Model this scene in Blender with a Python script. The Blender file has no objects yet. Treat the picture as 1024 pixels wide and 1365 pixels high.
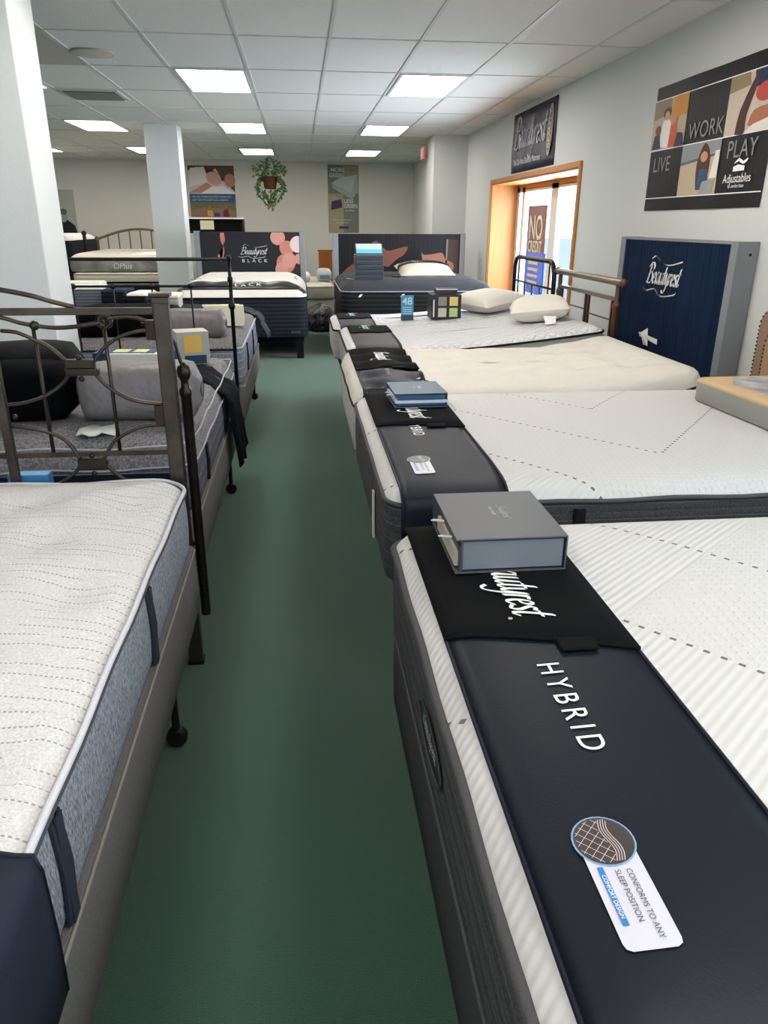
import bpy, math, random
from mathutils import Vector, Matrix
random.seed(7)
PI = math.pi
SC = bpy.context.scene
COL = SC.collection

# ------------------------------------------------------------------ camera
CAM_H, FPX = 1.52, 985.0
PITCH, YAW, ROLL = 21.394, 6.259, 0.3
cd = bpy.data.cameras.new('camera'); cam = bpy.data.objects.new('camera', cd); COL.objects.link(cam)
cd.sensor_fit = 'VERTICAL'; cd.sensor_height = 24.0; cd.lens = FPX / 1365.0 * 24.0
cd.clip_start = 0.02; cd.clip_end = 300
cam.matrix_world = (Matrix.Translation((0, 0, CAM_H)) @ Matrix.Rotation(math.radians(-YAW), 4, 'Z')
                    @ Matrix.Rotation(math.radians(90 - PITCH), 4, 'X') @ Matrix.Rotation(math.radians(ROLL), 4, 'Z'))
SC.camera = cam

# ------------------------------------------------------------------ light set-up
EXPOSURE = -0.12
LAMP = 17.0            # radiance of the troffer diffusers
DAY_SKY = 3.2         # overcast-bright sky
SUN = 0.0
W = bpy.data.worlds.new('world'); SC.world = W; W.use_nodes = True
bg = W.node_tree.nodes['Background']; bg.inputs[0].default_value = (0.72, 0.86, 1.0, 1); bg.inputs[1].default_value = DAY_SKY
SC.view_settings.view_transform = 'Standard'; SC.view_settings.look = 'None'
SC.view_settings.exposure = EXPOSURE; SC.view_settings.gamma = 1.0; SC.view_settings.use_curve_mapping = False

def area(name, loc, rot, sx, sy, power, col):
    l = bpy.data.lights.new(name, 'AREA'); l.shape = 'RECTANGLE'; l.size = sx; l.size_y = sy; l.energy = power; l.color = col
    o = bpy.data.objects.new(name, l); COL.objects.link(o); o.location = loc; o.rotation_euler = rot
    return o
# daylight through the glazing (each sits outside its window opening)
area('daylight_storefront', (-1.2, -3.3, 1.6), (math.radians(90), 0, 0), 7.0, 2.2, 48, (0.98, 0.98, 1.0))
area('daylight_side_glass', (3.15, 0.3, 1.5), (0, math.radians(90), 0), 1.9, 3.6, 62, (0.80, 0.90, 1.0))
area('daylight_window', (3.2, 8.9, 1.35), (0, math.radians(90), 0), 1.5, 3.2, 290, (0.78, 0.88, 1.0))

# ------------------------------------------------------------------ materials
def lin(h):
    h = h.lstrip('#'); r = []
    for i in (0, 2, 4):
        c = int(h[i:i+2], 16) / 255.0
        r.append(c / 12.92 if c <= 0.04045 else ((c + 0.055) / 1.055) ** 2.4)
    return (r[0], r[1], r[2], 1.0)
class NT:
    def __init__(s, name):
        s.m = bpy.data.materials.new(name); s.m.use_nodes = True; s.t = s.m.node_tree; s.n = s.t.nodes; s.l = s.t.links
        s.b = s.n['Principled BSDF']
    def node(s, typ, **k):
        x = s.n.new(typ)
        for a, v in k.items(): setattr(x, a, v)
        return x
    def set(s, sock, v):
        if isinstance(v, bpy.types.NodeSocket): s.l.new(v, sock)
        else: sock.default_value = v
    def math(s, op, a, b=0.0, c=None):
        x = s.node('ShaderNodeMath', operation=op); s.set(x.inputs[0], a); s.set(x.inputs[1], b)
        if c is not None: s.set(x.inputs[2], c)
        return x.outputs[0]
    def mix(s, f, a, b):
        x = s.node('ShaderNodeMix', data_type='RGBA'); s.set(x.inputs[0], f); s.set(x.inputs[6], a); s.set(x.inputs[7], b); return x.outputs[2]
    def coord(s, kind='Object'):
        return s.node('ShaderNodeTexCoord').outputs[kind]
    def xyz(s, v=None):
        x = s.node('ShaderNodeSeparateXYZ'); s.l.new(v or s.coord(), x.inputs[0]); return x.outputs
    def noise(s, scale, detail=3, vec=None, stretch=None):
        x = s.node('ShaderNodeTexNoise'); x.inputs['Scale'].default_value = scale; x.inputs['Detail'].default_value = detail
        v = vec or s.coord()
        if stretch:
            mp = s.node('ShaderNodeMapping'); mp.inputs['Scale'].default_value = stretch; s.l.new(v, mp.inputs[0]); v = mp.outputs[0]
        s.l.new(v, x.inputs['Vector']); return x.outputs['Fac']
    def contrast(s, f, a=0.38, b=0.62):
        x = s.node('ShaderNodeMapRange'); s.set(x.inputs[0], f); x.inputs[1].default_value = a; x.inputs[2].default_value = b; return x.outputs[0]
    def bump(s, h, dist=0.002, strength=1.0):
        x = s.node('ShaderNodeBump'); x.inputs['Distance'].default_value = dist; x.inputs['Strength'].default_value = strength
        s.set(x.inputs['Height'], h); s.l.new(x.outputs[0], s.b.inputs['Normal'])
    def col(s, v): s.set(s.b.inputs['Base Color'], v)
MATS = {}
def mat(name, hexc, rough=0.6, metal=0.0, bump=None, var=None, spec=None, sheen=0.0, emit=None, hex2=None, stretch=None):
    if name in MATS: return MATS[name]
    n = NT(name); c = lin(hexc); n.b.inputs['Roughness'].default_value = rough; n.b.inputs['Metallic'].default_value = metal
    n.b.inputs['Specular IOR Level'].default_value = spec if spec is not None else (0.5 if (metal or rough < 0.5) else 0.22)
    if sheen: n.b.inputs['Sheen Weight'].default_value = sheen
    n.col(c)
    if var:
        c2 = lin(hex2) if hex2 else tuple(x * 0.72 for x in c[:3]) + (1,)
        f = n.contrast(n.noise(var[0], 4, stretch=stretch), 0.34, 0.66); f = n.math('MULTIPLY', f, min(var[1], 1.0)*0.8); n.col(n.mix(f, c, c2))
    if bump: n.bump(n.noise(bump[0], 3, stretch=stretch), bump[1], 1.0)
    if emit: n.b.inputs['Emission Color'].default_value = c; n.b.inputs['Emission Strength'].default_value = emit
    MATS[name] = n.m; return n.m

def m_hybrid_top(name, v0, dv, xv, u0, vmin):
    """ribbed/dimpled knit with rows of grey dashes; local x foot->head, y near->far"""
    n = NT(name); o = n.xyz(); x, y = o[0], o[1]
    xx = n.math('SUBTRACT', xv, n.math('ABSOLUTE', n.math('SUBTRACT', x, xv)))
    u = n.math('ADD', n.math('MULTIPLY', xx, -0.643), n.math('MULTIPLY', y, 0.766))
    v = n.math('ADD', n.math('MULTIPLY', xx, 0.766), n.math('MULTIPLY', y, 0.643))
    rib = n.math('ADD', n.math('MULTIPLY', n.math('SINE', n.math('MULTIPLY', u, 2*PI/0.019)), 0.5), 0.5)
    dm = n.math('MULTIPLY', n.math('SINE', n.math('MULTIPLY', u, 2*PI/0.032)), n.math('SINE', n.math('MULTIPLY', v, 2*PI/0.032)))
    dm = n.math('SUBTRACT', 1.0, n.math('SMOOTH_MIN', n.math('MAXIMUM', n.math('MULTIPLY', dm, 2.0), 0.0), 1.0, 0.2))
    isd = n.math('MULTIPLY', n.math('LESS_THAN', u, u0), n.math('GREATER_THAN', v, vmin))
    h = n.math('ADD', n.math('MULTIPLY', isd, dm), n.math('MULTIPLY', n.math('SUBTRACT', 1.0, isd), rib))
    vv = n.math('WRAP', n.math('SUBTRACT', v, v0), dv/2, -dv/2)
    uu = n.math('WRAP', u, 0.017, -0.017)
    dash = n.math('MULTIPLY', n.math('LESS_THAN', n.math('ABSOLUTE', vv), 0.0045), n.math('LESS_THAN', n.math('ABSOLUTE', uu), 0.0065))
    n.col(n.mix(dash, lin('#c4c3c0'), lin('#62615f'))); n.bump(h, 0.0022, 0.75)
    n.b.inputs['Roughness'].default_value = 0.85; return n.m
def m_lines(name, c1, c2, axis, period, width, noise_amt=0.25, bumpd=0.002, rough=0.85, nscale=220, wob=0.0, stretch=None):
    """woven fabric with thin stitched lines across one local axis"""
    n = NT(name); o = n.xyz(); a = o[axis]
    if wob: a = n.math('ADD', a, n.math('MULTIPLY', n.noise(5, 2), wob))
    w = n.math('WRAP', a, period/2, -period/2); ln = n.math('LESS_THAN', n.math('ABSOLUTE', w), width/2)
    f = n.contrast(n.noise(nscale, 2, stretch=stretch)); base = n.mix(n.math('MULTIPLY', f, noise_amt*1.6), lin(c1), tuple(q*0.4 for q in lin(c1)[:3])+(1,)); n.b.inputs['Specular IOR Level'].default_value = 0.2
    n.col(n.mix(ln, base, lin(c2)))
    q = n.math('POWER', n.math('ABSOLUTE', n.math('MULTIPLY', w, 2/period)), 3.0)
    n.bump(n.math('SUBTRACT', n.math('MULTIPLY', f, 0.25), q), bumpd, 0.9)
    n.b.inputs['Roughness'].default_value = rough; return n.m
def m_quilt(name, c1, c2, s, kind='diamond', bumpd=0.006):
    n = NT(name); o = n.xyz(); x, y = o[0], o[1]
    if kind == 'diamond':
        a = n.math('SINE', n.math('MULTIPLY', n.math('ADD', x, y), PI/s)); b = n.math('SINE', n.math('MULTIPLY', n.math('SUBTRACT', x, y), PI/s))
        h = n.math('POWER', n.math('ABSOLUTE', n.math('MULTIPLY', a, b)), 0.4)
    else:
        h = n.noise(s, 2)
    f = n.noise(260, 2); n.col(n.mix(n.math('MULTIPLY', f, 0.5), lin(c1), lin(c2)))
    n.bump(n.math('ADD', h, n.math('MULTIPLY', f, 0.1)), bumpd, 0.8); n.b.inputs['Roughness'].default_value = 0.9; return n.m
def m_knit_stripe(name):
    """pale grey heather knit with broken stitched lines running across the bed"""
    n = NT(name); o = n.xyz(); x, y = o[0], o[1]
    xx = n.math('ADD', x, n.math('MULTIPLY', n.noise(3.0, 2), 0.012))
    w = n.math('WRAP', xx, 0.017, -0.017); ln = n.math('LESS_THAN', n.math('ABSOLUTE', w), 0.0019)
    st = n.math('GREATER_THAN', n.math('SINE', n.math('MULTIPLY', y, 2*PI/0.009)), -0.2)
    seg = n.math('GREATER_THAN', n.noise(5.0, 1, stretch=(9, 1.0, 1)), 0.45)
    ln = n.math('MULTIPLY', n.math('MULTIPLY', ln, st), n.math('MULTIPLY', seg, 0.75))
    f = n.contrast(n.noise(210, 3), 0.3, 0.7); g2 = n.contrast(n.noise(9, 3), 0.35, 0.65); base = n.mix(n.math('MULTIPLY', f, 0.5), lin('#d9d8d5'), lin('#959698')); base = n.mix(n.math('MULTIPLY', g2, 0.25), base, lin('#c9c5bf'))
    n.col(n.mix(ln, base, lin('#7c7872'))); n.bump(n.math('SUBTRACT', n.math('MULTIPLY', f, 0.5), ln), 0.0025, 0.9)
    n.b.inputs['Roughness'].default_value = 0.95; return n.m
def m_wood(name, c1, c2, rough=0.4, stretch=(1, 1, 0.08), scale=30):
    n = NT(name); f = n.noise(scale, 5, stretch=stretch); n.col(n.mix(f, lin(c1), lin(c2))); n.b.inputs['Roughness'].default_value = rough
    return n.m
def m_carpet():
    n = NT('carpet'); f = n.noise(420, 3); g = n.noise(1.3, 3); k = n.noise(70, 3)
    c = n.mix(n.contrast(f), lin('#0d3424'), lin('#265c42')); c = n.mix(n.math('MULTIPLY', g, 0.2), c, lin('#4a6f5a'))
    n.col(n.mix(n.math('MULTIPLY', k, 0.3), c, lin('#16362a'))); n.b.inputs['Roughness'].default_value = 0.95
    n.b.inputs['Sheen Weight'].default_value = 0.25; n.bump(f, 0.004, 1.0); return n.m
def m_diffuser():
    n = NT('diffuser'); o = n.xyz(n.coord('Object')); s = n.math('ABSOLUTE', n.math('SINE', n.math('MULTIPLY', o[0], 3*PI/0.56)))
    e = n.mix(s, (1.0, 0.85, 0.70, 1), (1.0, 0.97, 0.94, 1)); n.set(n.b.inputs['Emission Color'], e)
    n.set(n.b.inputs['Emission Strength'], n.math('MULTIPLY', n.math('ADD', n.math('MULTIPLY', s, 0.55), 0.6), LAMP)); n.col(lin('#dddddd')); return n.m
def m_glass():
    n = NT('window_glass'); n.n.remove(n.b); tr = n.node('ShaderNodeBsdfTransparent'); gl = n.node('ShaderNodeBsdfGlossy'); gl.inputs['Roughness'].default_value = 0.02
    mx = n.node('ShaderNodeMixShader'); mx.inputs[0].default_value = 0.06; n.l.new(tr.outputs[0], mx.inputs[1]); n.l.new(gl.outputs[0], mx.inputs[2])
    n.l.new(mx.outputs[0], n.n['Material Output'].inputs['Surface']); return n.m

WALL = mat('wall_paint', '#cdd0cc', 0.85, bump=(60, 0.0008)); WALLB = mat('wall_paint_back', '#cfcdc4', 0.85, bump=(60, 0.0008))
PILLAR = mat('pillar_paint', '#d6dad9', 0.8, bump=(60, 0.0008))
TILE = mat('ceiling_tile', '#e3e3e0', 0.95, bump=(90, 0.003), var=(140, 0.12)); GRID = mat('grid_metal', '#d2d2d0', 0.5)
TILE_TAN = mat('stained_tile', '#bdb8a8', 0.95, bump=(90, 0.003))
CARPET = m_carpet(); DIFF = m_diffuser(); GLASS = m_glass()
WOOD = m_wood('honey_oak', '#c98a45', '#a86a2c'); WHITEFR = mat('white_vinyl', '#e4e8ea', 0.4)
WHITE = mat('print_white', '#f2f2f0', 0.6); BLACK = mat('print_black', '#16161a', 0.6)
IRON = mat('antique_bronze', '#4b453e', 0.36, 0.75, var=(9, 0.9), hex2='#2c2018', bump=(40, 0.0008))
IRONB = mat('dark_bronze', '#3c3630', 0.33, 0.75, var=(9, 0.8), hex2='#1e1815')
BLKIRON = mat('black_iron', '#17181a', 0.35, 0.6); BROWNM = mat('brown_metal', '#5a3d2e', 0.4, 0.5)
NAVYP = mat('navy_print', '#11151f', 0.48, bump=(240, 0.0004), var=(5, 0.3), spec=0.2); FLAP = mat('flap_black', '#0e0f10', 0.9, bump=(240, 0.0006), spec=0.1)
PIPE = mat('piping_navy', '#0f1220', 0.5)
TAPEG = mat('tape_grey', '#4d4d4e', 0.9, bump=(500, 0.0015)); TAPEB = mat('tape_black', '#1a1a1c', 0.9); TAPEW = mat('tape_white', '#c6c6ca', 0.9, bump=(300, 0.001))
SIDE_CH = m_lines('charcoal_side', '#4e4e4f', '#6a6a6b', 2, 0.052, 0.0022, 0.5, 0.004, 0.9, 150, stretch=(1, 1, 3))
SIDE_BL = m_lines('bluegrey_side', '#a0a5ad', '#6c7380', 2, 0.5, 0.002, 0.62, 0.004, 0.9, 150, stretch=(2.5, 2.5, 0.6))
SIDE_STR = m_lines('blue_striped_side', '#8d92a0', '#c3c8d0', 2, 0.055, 0.003, 0.45, 0.004, 0.9, 150)
SIDE_MIX = m_lines('dark_mix_side', '#61636c', '#9a9ca4', 2, 0.055, 0.002, 0.5, 0.004, 0.9, 110)
SIDE_GREYW = m_lines('pale_grey_side', '#b9b7b2', '#8b8984', 2, 0.07, 0.003, 0.25, 0.003)
SIDE_NAVY = m_lines('navy_quilted_side', '#1c212c', '#07080c', 2, 0.045, 0.004, 0.3, 0.006, 0.6)
SIDE_BLACK = m_lines('black_quilted_side', '#15171c', '#060709', 2, 0.05, 0.004, 0.3, 0.006, 0.55)
SIDE_CREAM = m_lines('cream_side', '#c9c2b3', '#a59f90', 2, 0.06, 0.003, 0.2, 0.003)
BOXG = mat('boxspring_grey', '#706d6b', 0.95, bump=(300, 0.002), var=(160, 0.6)); BOXCH = mat('boxspring_charcoal', '#3c3c3d', 0.95, bump=(300, 0.002), var=(120, 0.9))
BOXB = mat('boxspring_black', '#141416', 0.9)
TOP_R1 = m_hybrid_top('ribbed_knit_top', 0.43, 0.47, 1.02, 0.42, 0.90); TOP_R2 = m_hybrid_top('chevron_knit_top', 0.53, 0.44, 1.02, 0.62, 0.55)
TOP_L1 = m_knit_stripe('heather_knit_top')
TOP_TUFT = m_quilt('tufted_cream_top', '#d0ccc3', '#bdb8ae', 7, 'noise', 0.03)
TOP_DIA = m_quilt('quilted_white_top', '#dcdcdc', '#cbcbcb', 0.075, 'diamond', 0.02)
TOP_L4 = m_quilt('white_pillow_top', '#dad7d2', '#c9c5bf', 8, 'noise', 0.01)
TOP_DARK = m_quilt('charcoal_plush_top', '#2f3136', '#22242a', 8, 'noise', 0.01)
TOP_GREY = mat('patterned_grey_top', '#8d8a8a', 0.9, bump=(90, 0.004), var=(110, 1.2), hex2='#45464c')
PLWHITE = mat('pillow_white', '#e4dfd4', 0.85, bump=(30, 0.003)); PLGREY = mat('satin_grey', '#6f6b6a', 0.45, bump=(8, 0.02), spec=0.35)
PLBLACK = mat('velvet_black', '#060709', 0.9, bump=(9, 0.01), spec=0.05); THROW = mat('throw_black', '#0f1216', 0.85, bump=(120, 0.003), spec=0.1)
RUBBER = mat('rubber_black', '#101010', 0.5); STEEL = mat('steel_dark', '#2a2825', 0.4, 0.8)
GREYHB = mat('grey_laminate', '#8b8d90', 0.45); NAVYHB = None
CARD = mat('card_white', '#e6e3da', 0.7)
def flat(name, h, r=0.55): return mat('c_' + name, h, r)

# ------------------------------------------------------------------ mesh builder
class MB:
    def __init__(s): s.v = []; s.f = []
    def add(s, v, f):
        b = len(s.v); s.v += [tuple(p) for p in v]; s.f += [tuple(i + b for i in q) for q in f]; return s
    def box(s, x0, x1, y0, y1, z0, z1):
        return s.add([(x0,y0,z0),(x1,y0,z0),(x1,y1,z0),(x0,y1,z0),(x0,y0,z1),(x1,y0,z1),(x1,y1,z1),(x0,y1,z1)],
                     [(0,3,2,1),(4,5,6,7),(0,1,5,4),(1,2,6,5),(2,3,7,6),(3,0,4,7)])
    def quad(s, a, b, c, d): return s.add([a, b, c, d], [(0, 1, 2, 3)])
    def tube(s, pts, r, seg=10, closed=False, caps=True, flatten=1.0):
        pts = [Vector(p) for p in pts]; n = len(pts); rr = r if isinstance(r, (list, tuple)) else [r] * n
        vs = []; fs = []; up = None
        for i, p in enumerate(pts):
            if closed: t = (pts[(i+1) % n] - pts[i-1])
            else: t = pts[min(i+1, n-1)] - pts[max(i-1, 0)]
            if t.length < 1e-9: t = Vector((0, 0, 1))
            t.normalize()
            if up is None: up = Vector((0, 0, 1)) if abs(t.z) < 0.95 else Vector((1, 0, 0))
            a = t.cross(up)
            if a.length < 1e-4: a = t.cross(Vector((1, 0.2, 0)))
            a.normalize(); b = a.cross(t); up = b
            for k in range(seg):
                w = 2 * PI * k / seg; vs.append(p + (a * math.cos(w) + b * math.sin(w) * flatten) * rr[i])
        m = n if closed else n - 1
        for i in range(m):
            for k in range(seg):
                j = (i + 1) % n; fs.append((i*seg+k, i*seg+(k+1) % seg, j*seg+(k+1) % seg, j*seg+k))
        if caps and not closed: fs.append(tuple(range(seg))[::-1]); fs.append(tuple((n-1)*seg + k for k in range(seg)))
        return s.add(vs, fs)
    def lathe(s, prof, c=(0, 0, 0), seg=16, axis='z'):
        vs = []; fs = []; n = len(prof)
        for (r, h) in prof:
            for k in range(seg):
                w = 2*PI*k/seg; a, b = r*math.cos(w), r*math.sin(w)
                p = (a, b, h) if axis == 'z' else ((h, a, b) if axis == 'x' else (b, h, a))
                vs.append((p[0]+c[0], p[1]+c[1], p[2]+c[2]))
        for i in range(n-1):
            for k in range(seg): fs.append((i*seg+k, i*seg+(k+1) % seg, (i+1)*seg+(k+1) % seg, (i+1)*seg+k))
        fs.append(tuple(range(seg))[::-1]); fs.append(tuple((n-1)*seg+k for k in range(seg)))
        return s.add(vs, fs)
    def ball(s, c, r, seg=12, sz=1.0):
        return s.lathe([(r*math.sin(PI*i/8)+1e-5, -r*sz*math.cos(PI*i/8)) for i in range(9)], c, seg)
    def prism(s, pts, z0, z1):
        n = len(pts)
        return s.add([(x, y, z0) for x, y in pts] + [(x, y, z1) for x, y in pts],
                     [tuple(range(n))[::-1], tuple(range(n, 2*n))] + [(i, (i+1) % n, (i+1) % n + n, i + n) for i in range(n)])
    def grid(s, P):
        h, w = len(P), len(P[0])
        return s.add([q for row in P for q in row], [(i*w+j, i*w+j+1, (i+1)*w+j+1, (i+1)*w+j) for i in range(h-1) for j in range(w-1)])
    def xf(s, M):
        s.v = [tuple(M @ Vector(p)) for p in s.v]; return s
    def build(s, name, m, parent=None, smooth=False, bevel=0, solid=0, sub=0, offs=0.0, angle=None):
        me = bpy.data.meshes.new(name); me.from_pydata(s.v, [], s.f); me.materials.append(m); me.update()
        if smooth:
            me.polygons.foreach_set('use_smooth', [True]*len(me.polygons))
            if angle: me.set_sharp_from_angle(angle=math.radians(angle))
        o = bpy.data.objects.new(name, me); COL.objects.link(o)
        if parent: o.parent = parent
        if solid: k = o.modifiers.new('solid', 'SOLIDIFY'); k.thickness = solid; k.offset = offs
        if sub: k = o.modifiers.new('sub', 'SUBSURF'); k.levels = sub; k.render_levels = sub
        if bevel: k = o.modifiers.new('bevel', 'BEVEL'); k.width = bevel; k.segments = 2; k.limit_method = 'ANGLE'
        return o
def tag(o, label=None, cat=None, group=None, kind=None):
    if label: o['label'] = label
    if cat: o['category'] = cat
    if group: o['group'] = group
    if kind: o['kind'] = kind
    return o
def thing(name, label, cat, loc=(0, 0, 0), rz=0.0, group=None):
    o = bpy.data.objects.new(name, None); COL.objects.link(o); o.empty_display_size = 0.1
    o.location = loc; o.rotation_euler = (0, 0, rz); return tag(o, label, cat, group)
def struct(name, mb, m, parent=None, **k):
    o = mb.build(name, m, parent, **k)
    if not parent: tag(o, kind='structure')
    return o
def copy_tree(o, parent=None):
    c = o.copy(); COL.objects.link(c); c.parent = parent
    for ch in list(o.children): copy_tree(ch, c)
    return c

# ---- 2-D lettering and shapes laid on a surface: frame (origin, right, up)
class Frame:
    def __init__(s, o, r, u, eps=0.0012):
        s.o = Vector(o); s.r = Vector(r).normalized(); s.u = Vector(u).normalized(); s.n = s.r.cross(s.u); s.e = eps
    def p(s, x, y, k=1): return s.o + s.r*x + s.u*y + s.n*(s.e*k)
    def M(s, k=1):
        m = Matrix((s.r, s.u, s.n)).transposed().to_4x4(); m.translation = s.o + s.n*(s.e*k); return m
def text(mb, fr, txt, size, x, y, align='LEFT', shear=0.0, bold=0.0, sp=1.0, sx=1.0, k=1, warp=None):
    c = bpy.data.curves.new('t', 'FONT'); c.body = txt; c.size = size; c.align_x = align; c.shear = shear; c.offset = bold; c.space_character = sp
    c.resolution_u = 5
    o = bpy.data.objects.new('t', c); me = bpy.data.meshes.new_from_object(o)
    M = fr.M(k) @ Matrix.Translation((x, y, 0)) @ Matrix.Diagonal((sx, 1, 1, 1))
    mb.add([M @ v.co for v in me.vertices], [tuple(p.vertices) for p in me.polygons])
    bpy.data.objects.remove(o); bpy.data.curves.remove(c); bpy.data.meshes.remove(me)
def poly(fr, pts, k=1):
    m = MB(); m.add([fr.p(x, y, k) for x, y in pts], [tuple(range(len(pts)))]); return m
def ell(cx, cy, rx, ry, rot=0, n=20, a0=0, a1=2*PI):
    return [(cx + rx*math.cos(a0+(a1-a0)*i/n)*math.cos(rot) - ry*math.sin(a0+(a1-a0)*i/n)*math.sin(rot),
             cy + rx*math.cos(a0+(a1-a0)*i/n)*math.sin(rot) + ry*math.sin(a0+(a1-a0)*i/n)*math.cos(rot)) for i in range(n)]
def smooth_pts(pts, n=6):
    out = []
    for i in range(len(pts)-1):
        p0 = pts[max(i-1, 0)]; p1 = pts[i]; p2 = pts[i+1]; p3 = pts[min(i+2, len(pts)-1)]
        for j in range(n):
            t = j/n
            out.append(tuple(0.5*((2*p1[d]) + (-p0[d]+p2[d])*t + (2*p0[d]-5*p1[d]+4*p2[d]-p3[d])*t*t + (-p0[d]+3*p1[d]-3*p2[d]+p3[d])*t**3) for d in range(len(p1))))
    out.append(tuple(pts[-1])); return out
SCRIPT = {
 'B': (1.15, [[(0.42,1.75),(0.28,0.9),(0.12,0.02)], [(0.0,1.45),(0.25,1.8),(0.8,1.85),(1.05,1.5),(0.85,1.08),(0.4,0.98)], [(0.4,0.98),(0.9,0.9),(1.02,0.45),(0.75,0.05),(0.3,-0.03),(-0.1,0.12)]]),
 'e': (0.62, [[(0.1,0.48),(0.42,0.6),(0.52,0.85),(0.36,1.0),(0.12,0.75),(0.06,0.3),(0.24,0.0),(0.58,0.25)]]),
 'a': (0.78, [[(0.55,0.88),(0.35,1.0),(0.08,0.55),(0.14,0.04),(0.38,0.2),(0.6,0.95)], [(0.6,1.0),(0.5,0.2),(0.6,0.0),(0.8,0.25)]]),
 'u': (0.80, [[(0.16,1.0),(0.08,0.25),(0.24,0.0),(0.45,0.3),(0.62,0.95)], [(0.63,1.0),(0.52,0.2),(0.62,0.0),(0.82,0.25)]]),
 't': (0.50, [[(0.36,1.55),(0.16,0.3),(0.26,0.0),(0.5,0.22)], [(0.0,1.02),(0.56,1.08)]]),
 'y': (0.72, [[(0.12,1.0),(0.1,0.3),(0.26,0.05),(0.45,0.35),(0.62,0.95)], [(0.66,1.02),(0.5,0.0),(0.25,-0.6),(-0.05,-0.72),(-0.3,-0.5)]]),
 'r': (0.52, [[(0.18,1.0),(0.06,0.0)], [(0.1,0.45),(0.3,0.95),(0.52,0.9)]]),
 's': (0.55, [[(0.5,0.88),(0.3,1.0),(0.14,0.78),(0.42,0.35),(0.32,0.02),(0.0,0.14)]]),
}
def script_word(mb, fr, word, xh, x, y, k=1, slant=0.25, nib=0.17, swoosh=False, centre=False, sx=1.0):
    L = sum(SCRIPT[c][0] for c in word)
    if centre: x -= L*xh*sx/2
    x0 = x
    def stroke(pts, nb, thin=0.11):
        P = smooth_pts(pts, 6)
        for (ax, ay) in ((nb*0.9, nb*0.4), (-thin*0.3, thin)):
            vs = []
            for (a, b) in P:
                for s_ in (-0.5, 0.5):
                    qx, qy = a + ax*s_, b + ay*s_
                    vs.append(fr.p(cx + (qx + slant*qy)*xh*sx, y + qy*xh, k))
            mb.add(vs, [(2*i, 2*i+1, 2*i+3, 2*i+2) for i in range(len(P)-1)])
    for c in word:
        w, st = SCRIPT[c]; cx = x
        for q in st: stroke(q, nib)
        x += w*xh*sx
    if swoosh:
        cx = x0
        stroke([(0.1,2.2),(0.9,2.45),(2.2,2.0),(4.0,1.75),(L-0.3,2.15)], 0.16)
        stroke([(-0.5,-0.55),(0.4,-0.75),(2.0,-0.5),(3.6,-1.05),(L-0.6,-0.75),(L-0.2,-0.5)], 0.16)
    return x - x0

# ------------------------------------------------------------------ shell
RW = 2.57; BACK = 17.8; LW = -7.6; FRONT = -3.0; CEIL = 2.74
struct('floor', MB().box(LW, RW+0.6, FRONT-0.3, BACK+0.3, -0.1, 0), CARPET)
ceil = struct('ceiling', MB().box(LW, RW+0.6, FRONT-0.3, BACK+0.3, CEIL, CEIL+0.1), TILE)
g = MB(); TX, TY, Y0 = 0.6555, 1.24, 7.36
xs = [-1.045 + TX*i for i in range(-10, 6)]; ys = [Y0 + TY*j for j in range(-8, 9)]
for x in xs: g.box(x-0.012, x+0.012, FRONT, BACK, CEIL-0.006, CEIL+0.01)
for y in ys: g.box(LW, RW, y-0.012, y+0.012, CEIL-0.006, CEIL+0.01)
g.build('ceiling_grid', GRID, ceil)
MB().box(-2.34, -1.72, 6.14, 7.34, CEIL-0.004, CEIL+0.01).build('stained_tile', TILE_TAN, ceil)
# right wall with two openings (glass near the camera, wooden-framed window further back)
WY0, WY1, WZ0, WZ1 = 7.17, 10.46, 0.5, 2.0
SY0, SY1, SZ0, SZ1 = -1.7, 2.0, 0.75, 2.35
w = MB()
w.box(RW, RW+0.38, FRONT-0.3, SY0, 0, CEIL); w.box(RW, RW+0.38, SY1, WY0, 0, CEIL); w.box(RW, RW+0.38, WY1, BACK+0.3, 0, CEIL)
for (a, b, c, d) in ((SY0, SY1, SZ0, SZ1), (WY0, WY1, WZ0, WZ1)):
    w.box(RW, RW+0.38, a, b, 0, c); w.box(RW, RW+0.38, a, b, d, CEIL)
struct('wall_right', w, WALL)
struct('wall_back', MB().box(LW, RW+0.4, BACK, BACK+0.2, 0, CEIL), WALLB)
struct('wall_left', MB().box(LW-0.2, LW, FRONT-0.3, BACK+0.2, 0, CEIL), WALLB)
w = MB(); w.box(LW, -4.8, FRONT-0.2, FRONT, 0, CEIL); w.box(2.2, RW+0.3, FRONT-0.2, FRONT, 0, CEIL); w.box(-4.8, 2.2, FRONT-0.2, FRONT, 0, 0.4); w.box(-4.8, 2.2, FRONT-0.2, FRONT, 2.5, CEIL)
struct('wall_front', w, WALL)
struct('wall_recess', MB().box(2.05, RW+0.02, 12.1, 12.75, 0, CEIL), WALL)
tag(struct('pillar', MB().box(-1.86, -1.42, 4.56, 4.98, 0, CEIL), PILLAR, bevel=0.006), kind='structure')
tag(struct('pillar', MB().box(-2.03, -1.59, 11.4, 11.84, 0, CEIL), PILLAR, bevel=0.006), kind='structure')
struct('baseboard_back', MB().box(LW, RW, BACK-0.015, BACK, 0, 0.1), mat('base_rubber', '#3a3a3a', 0.6))
struct('baseboard_right', MB().box(RW-0.012, RW, FRONT, 12.1, 0, 0.1), mat('base_rubber', '#3a3a3a', 0.6))

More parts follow.
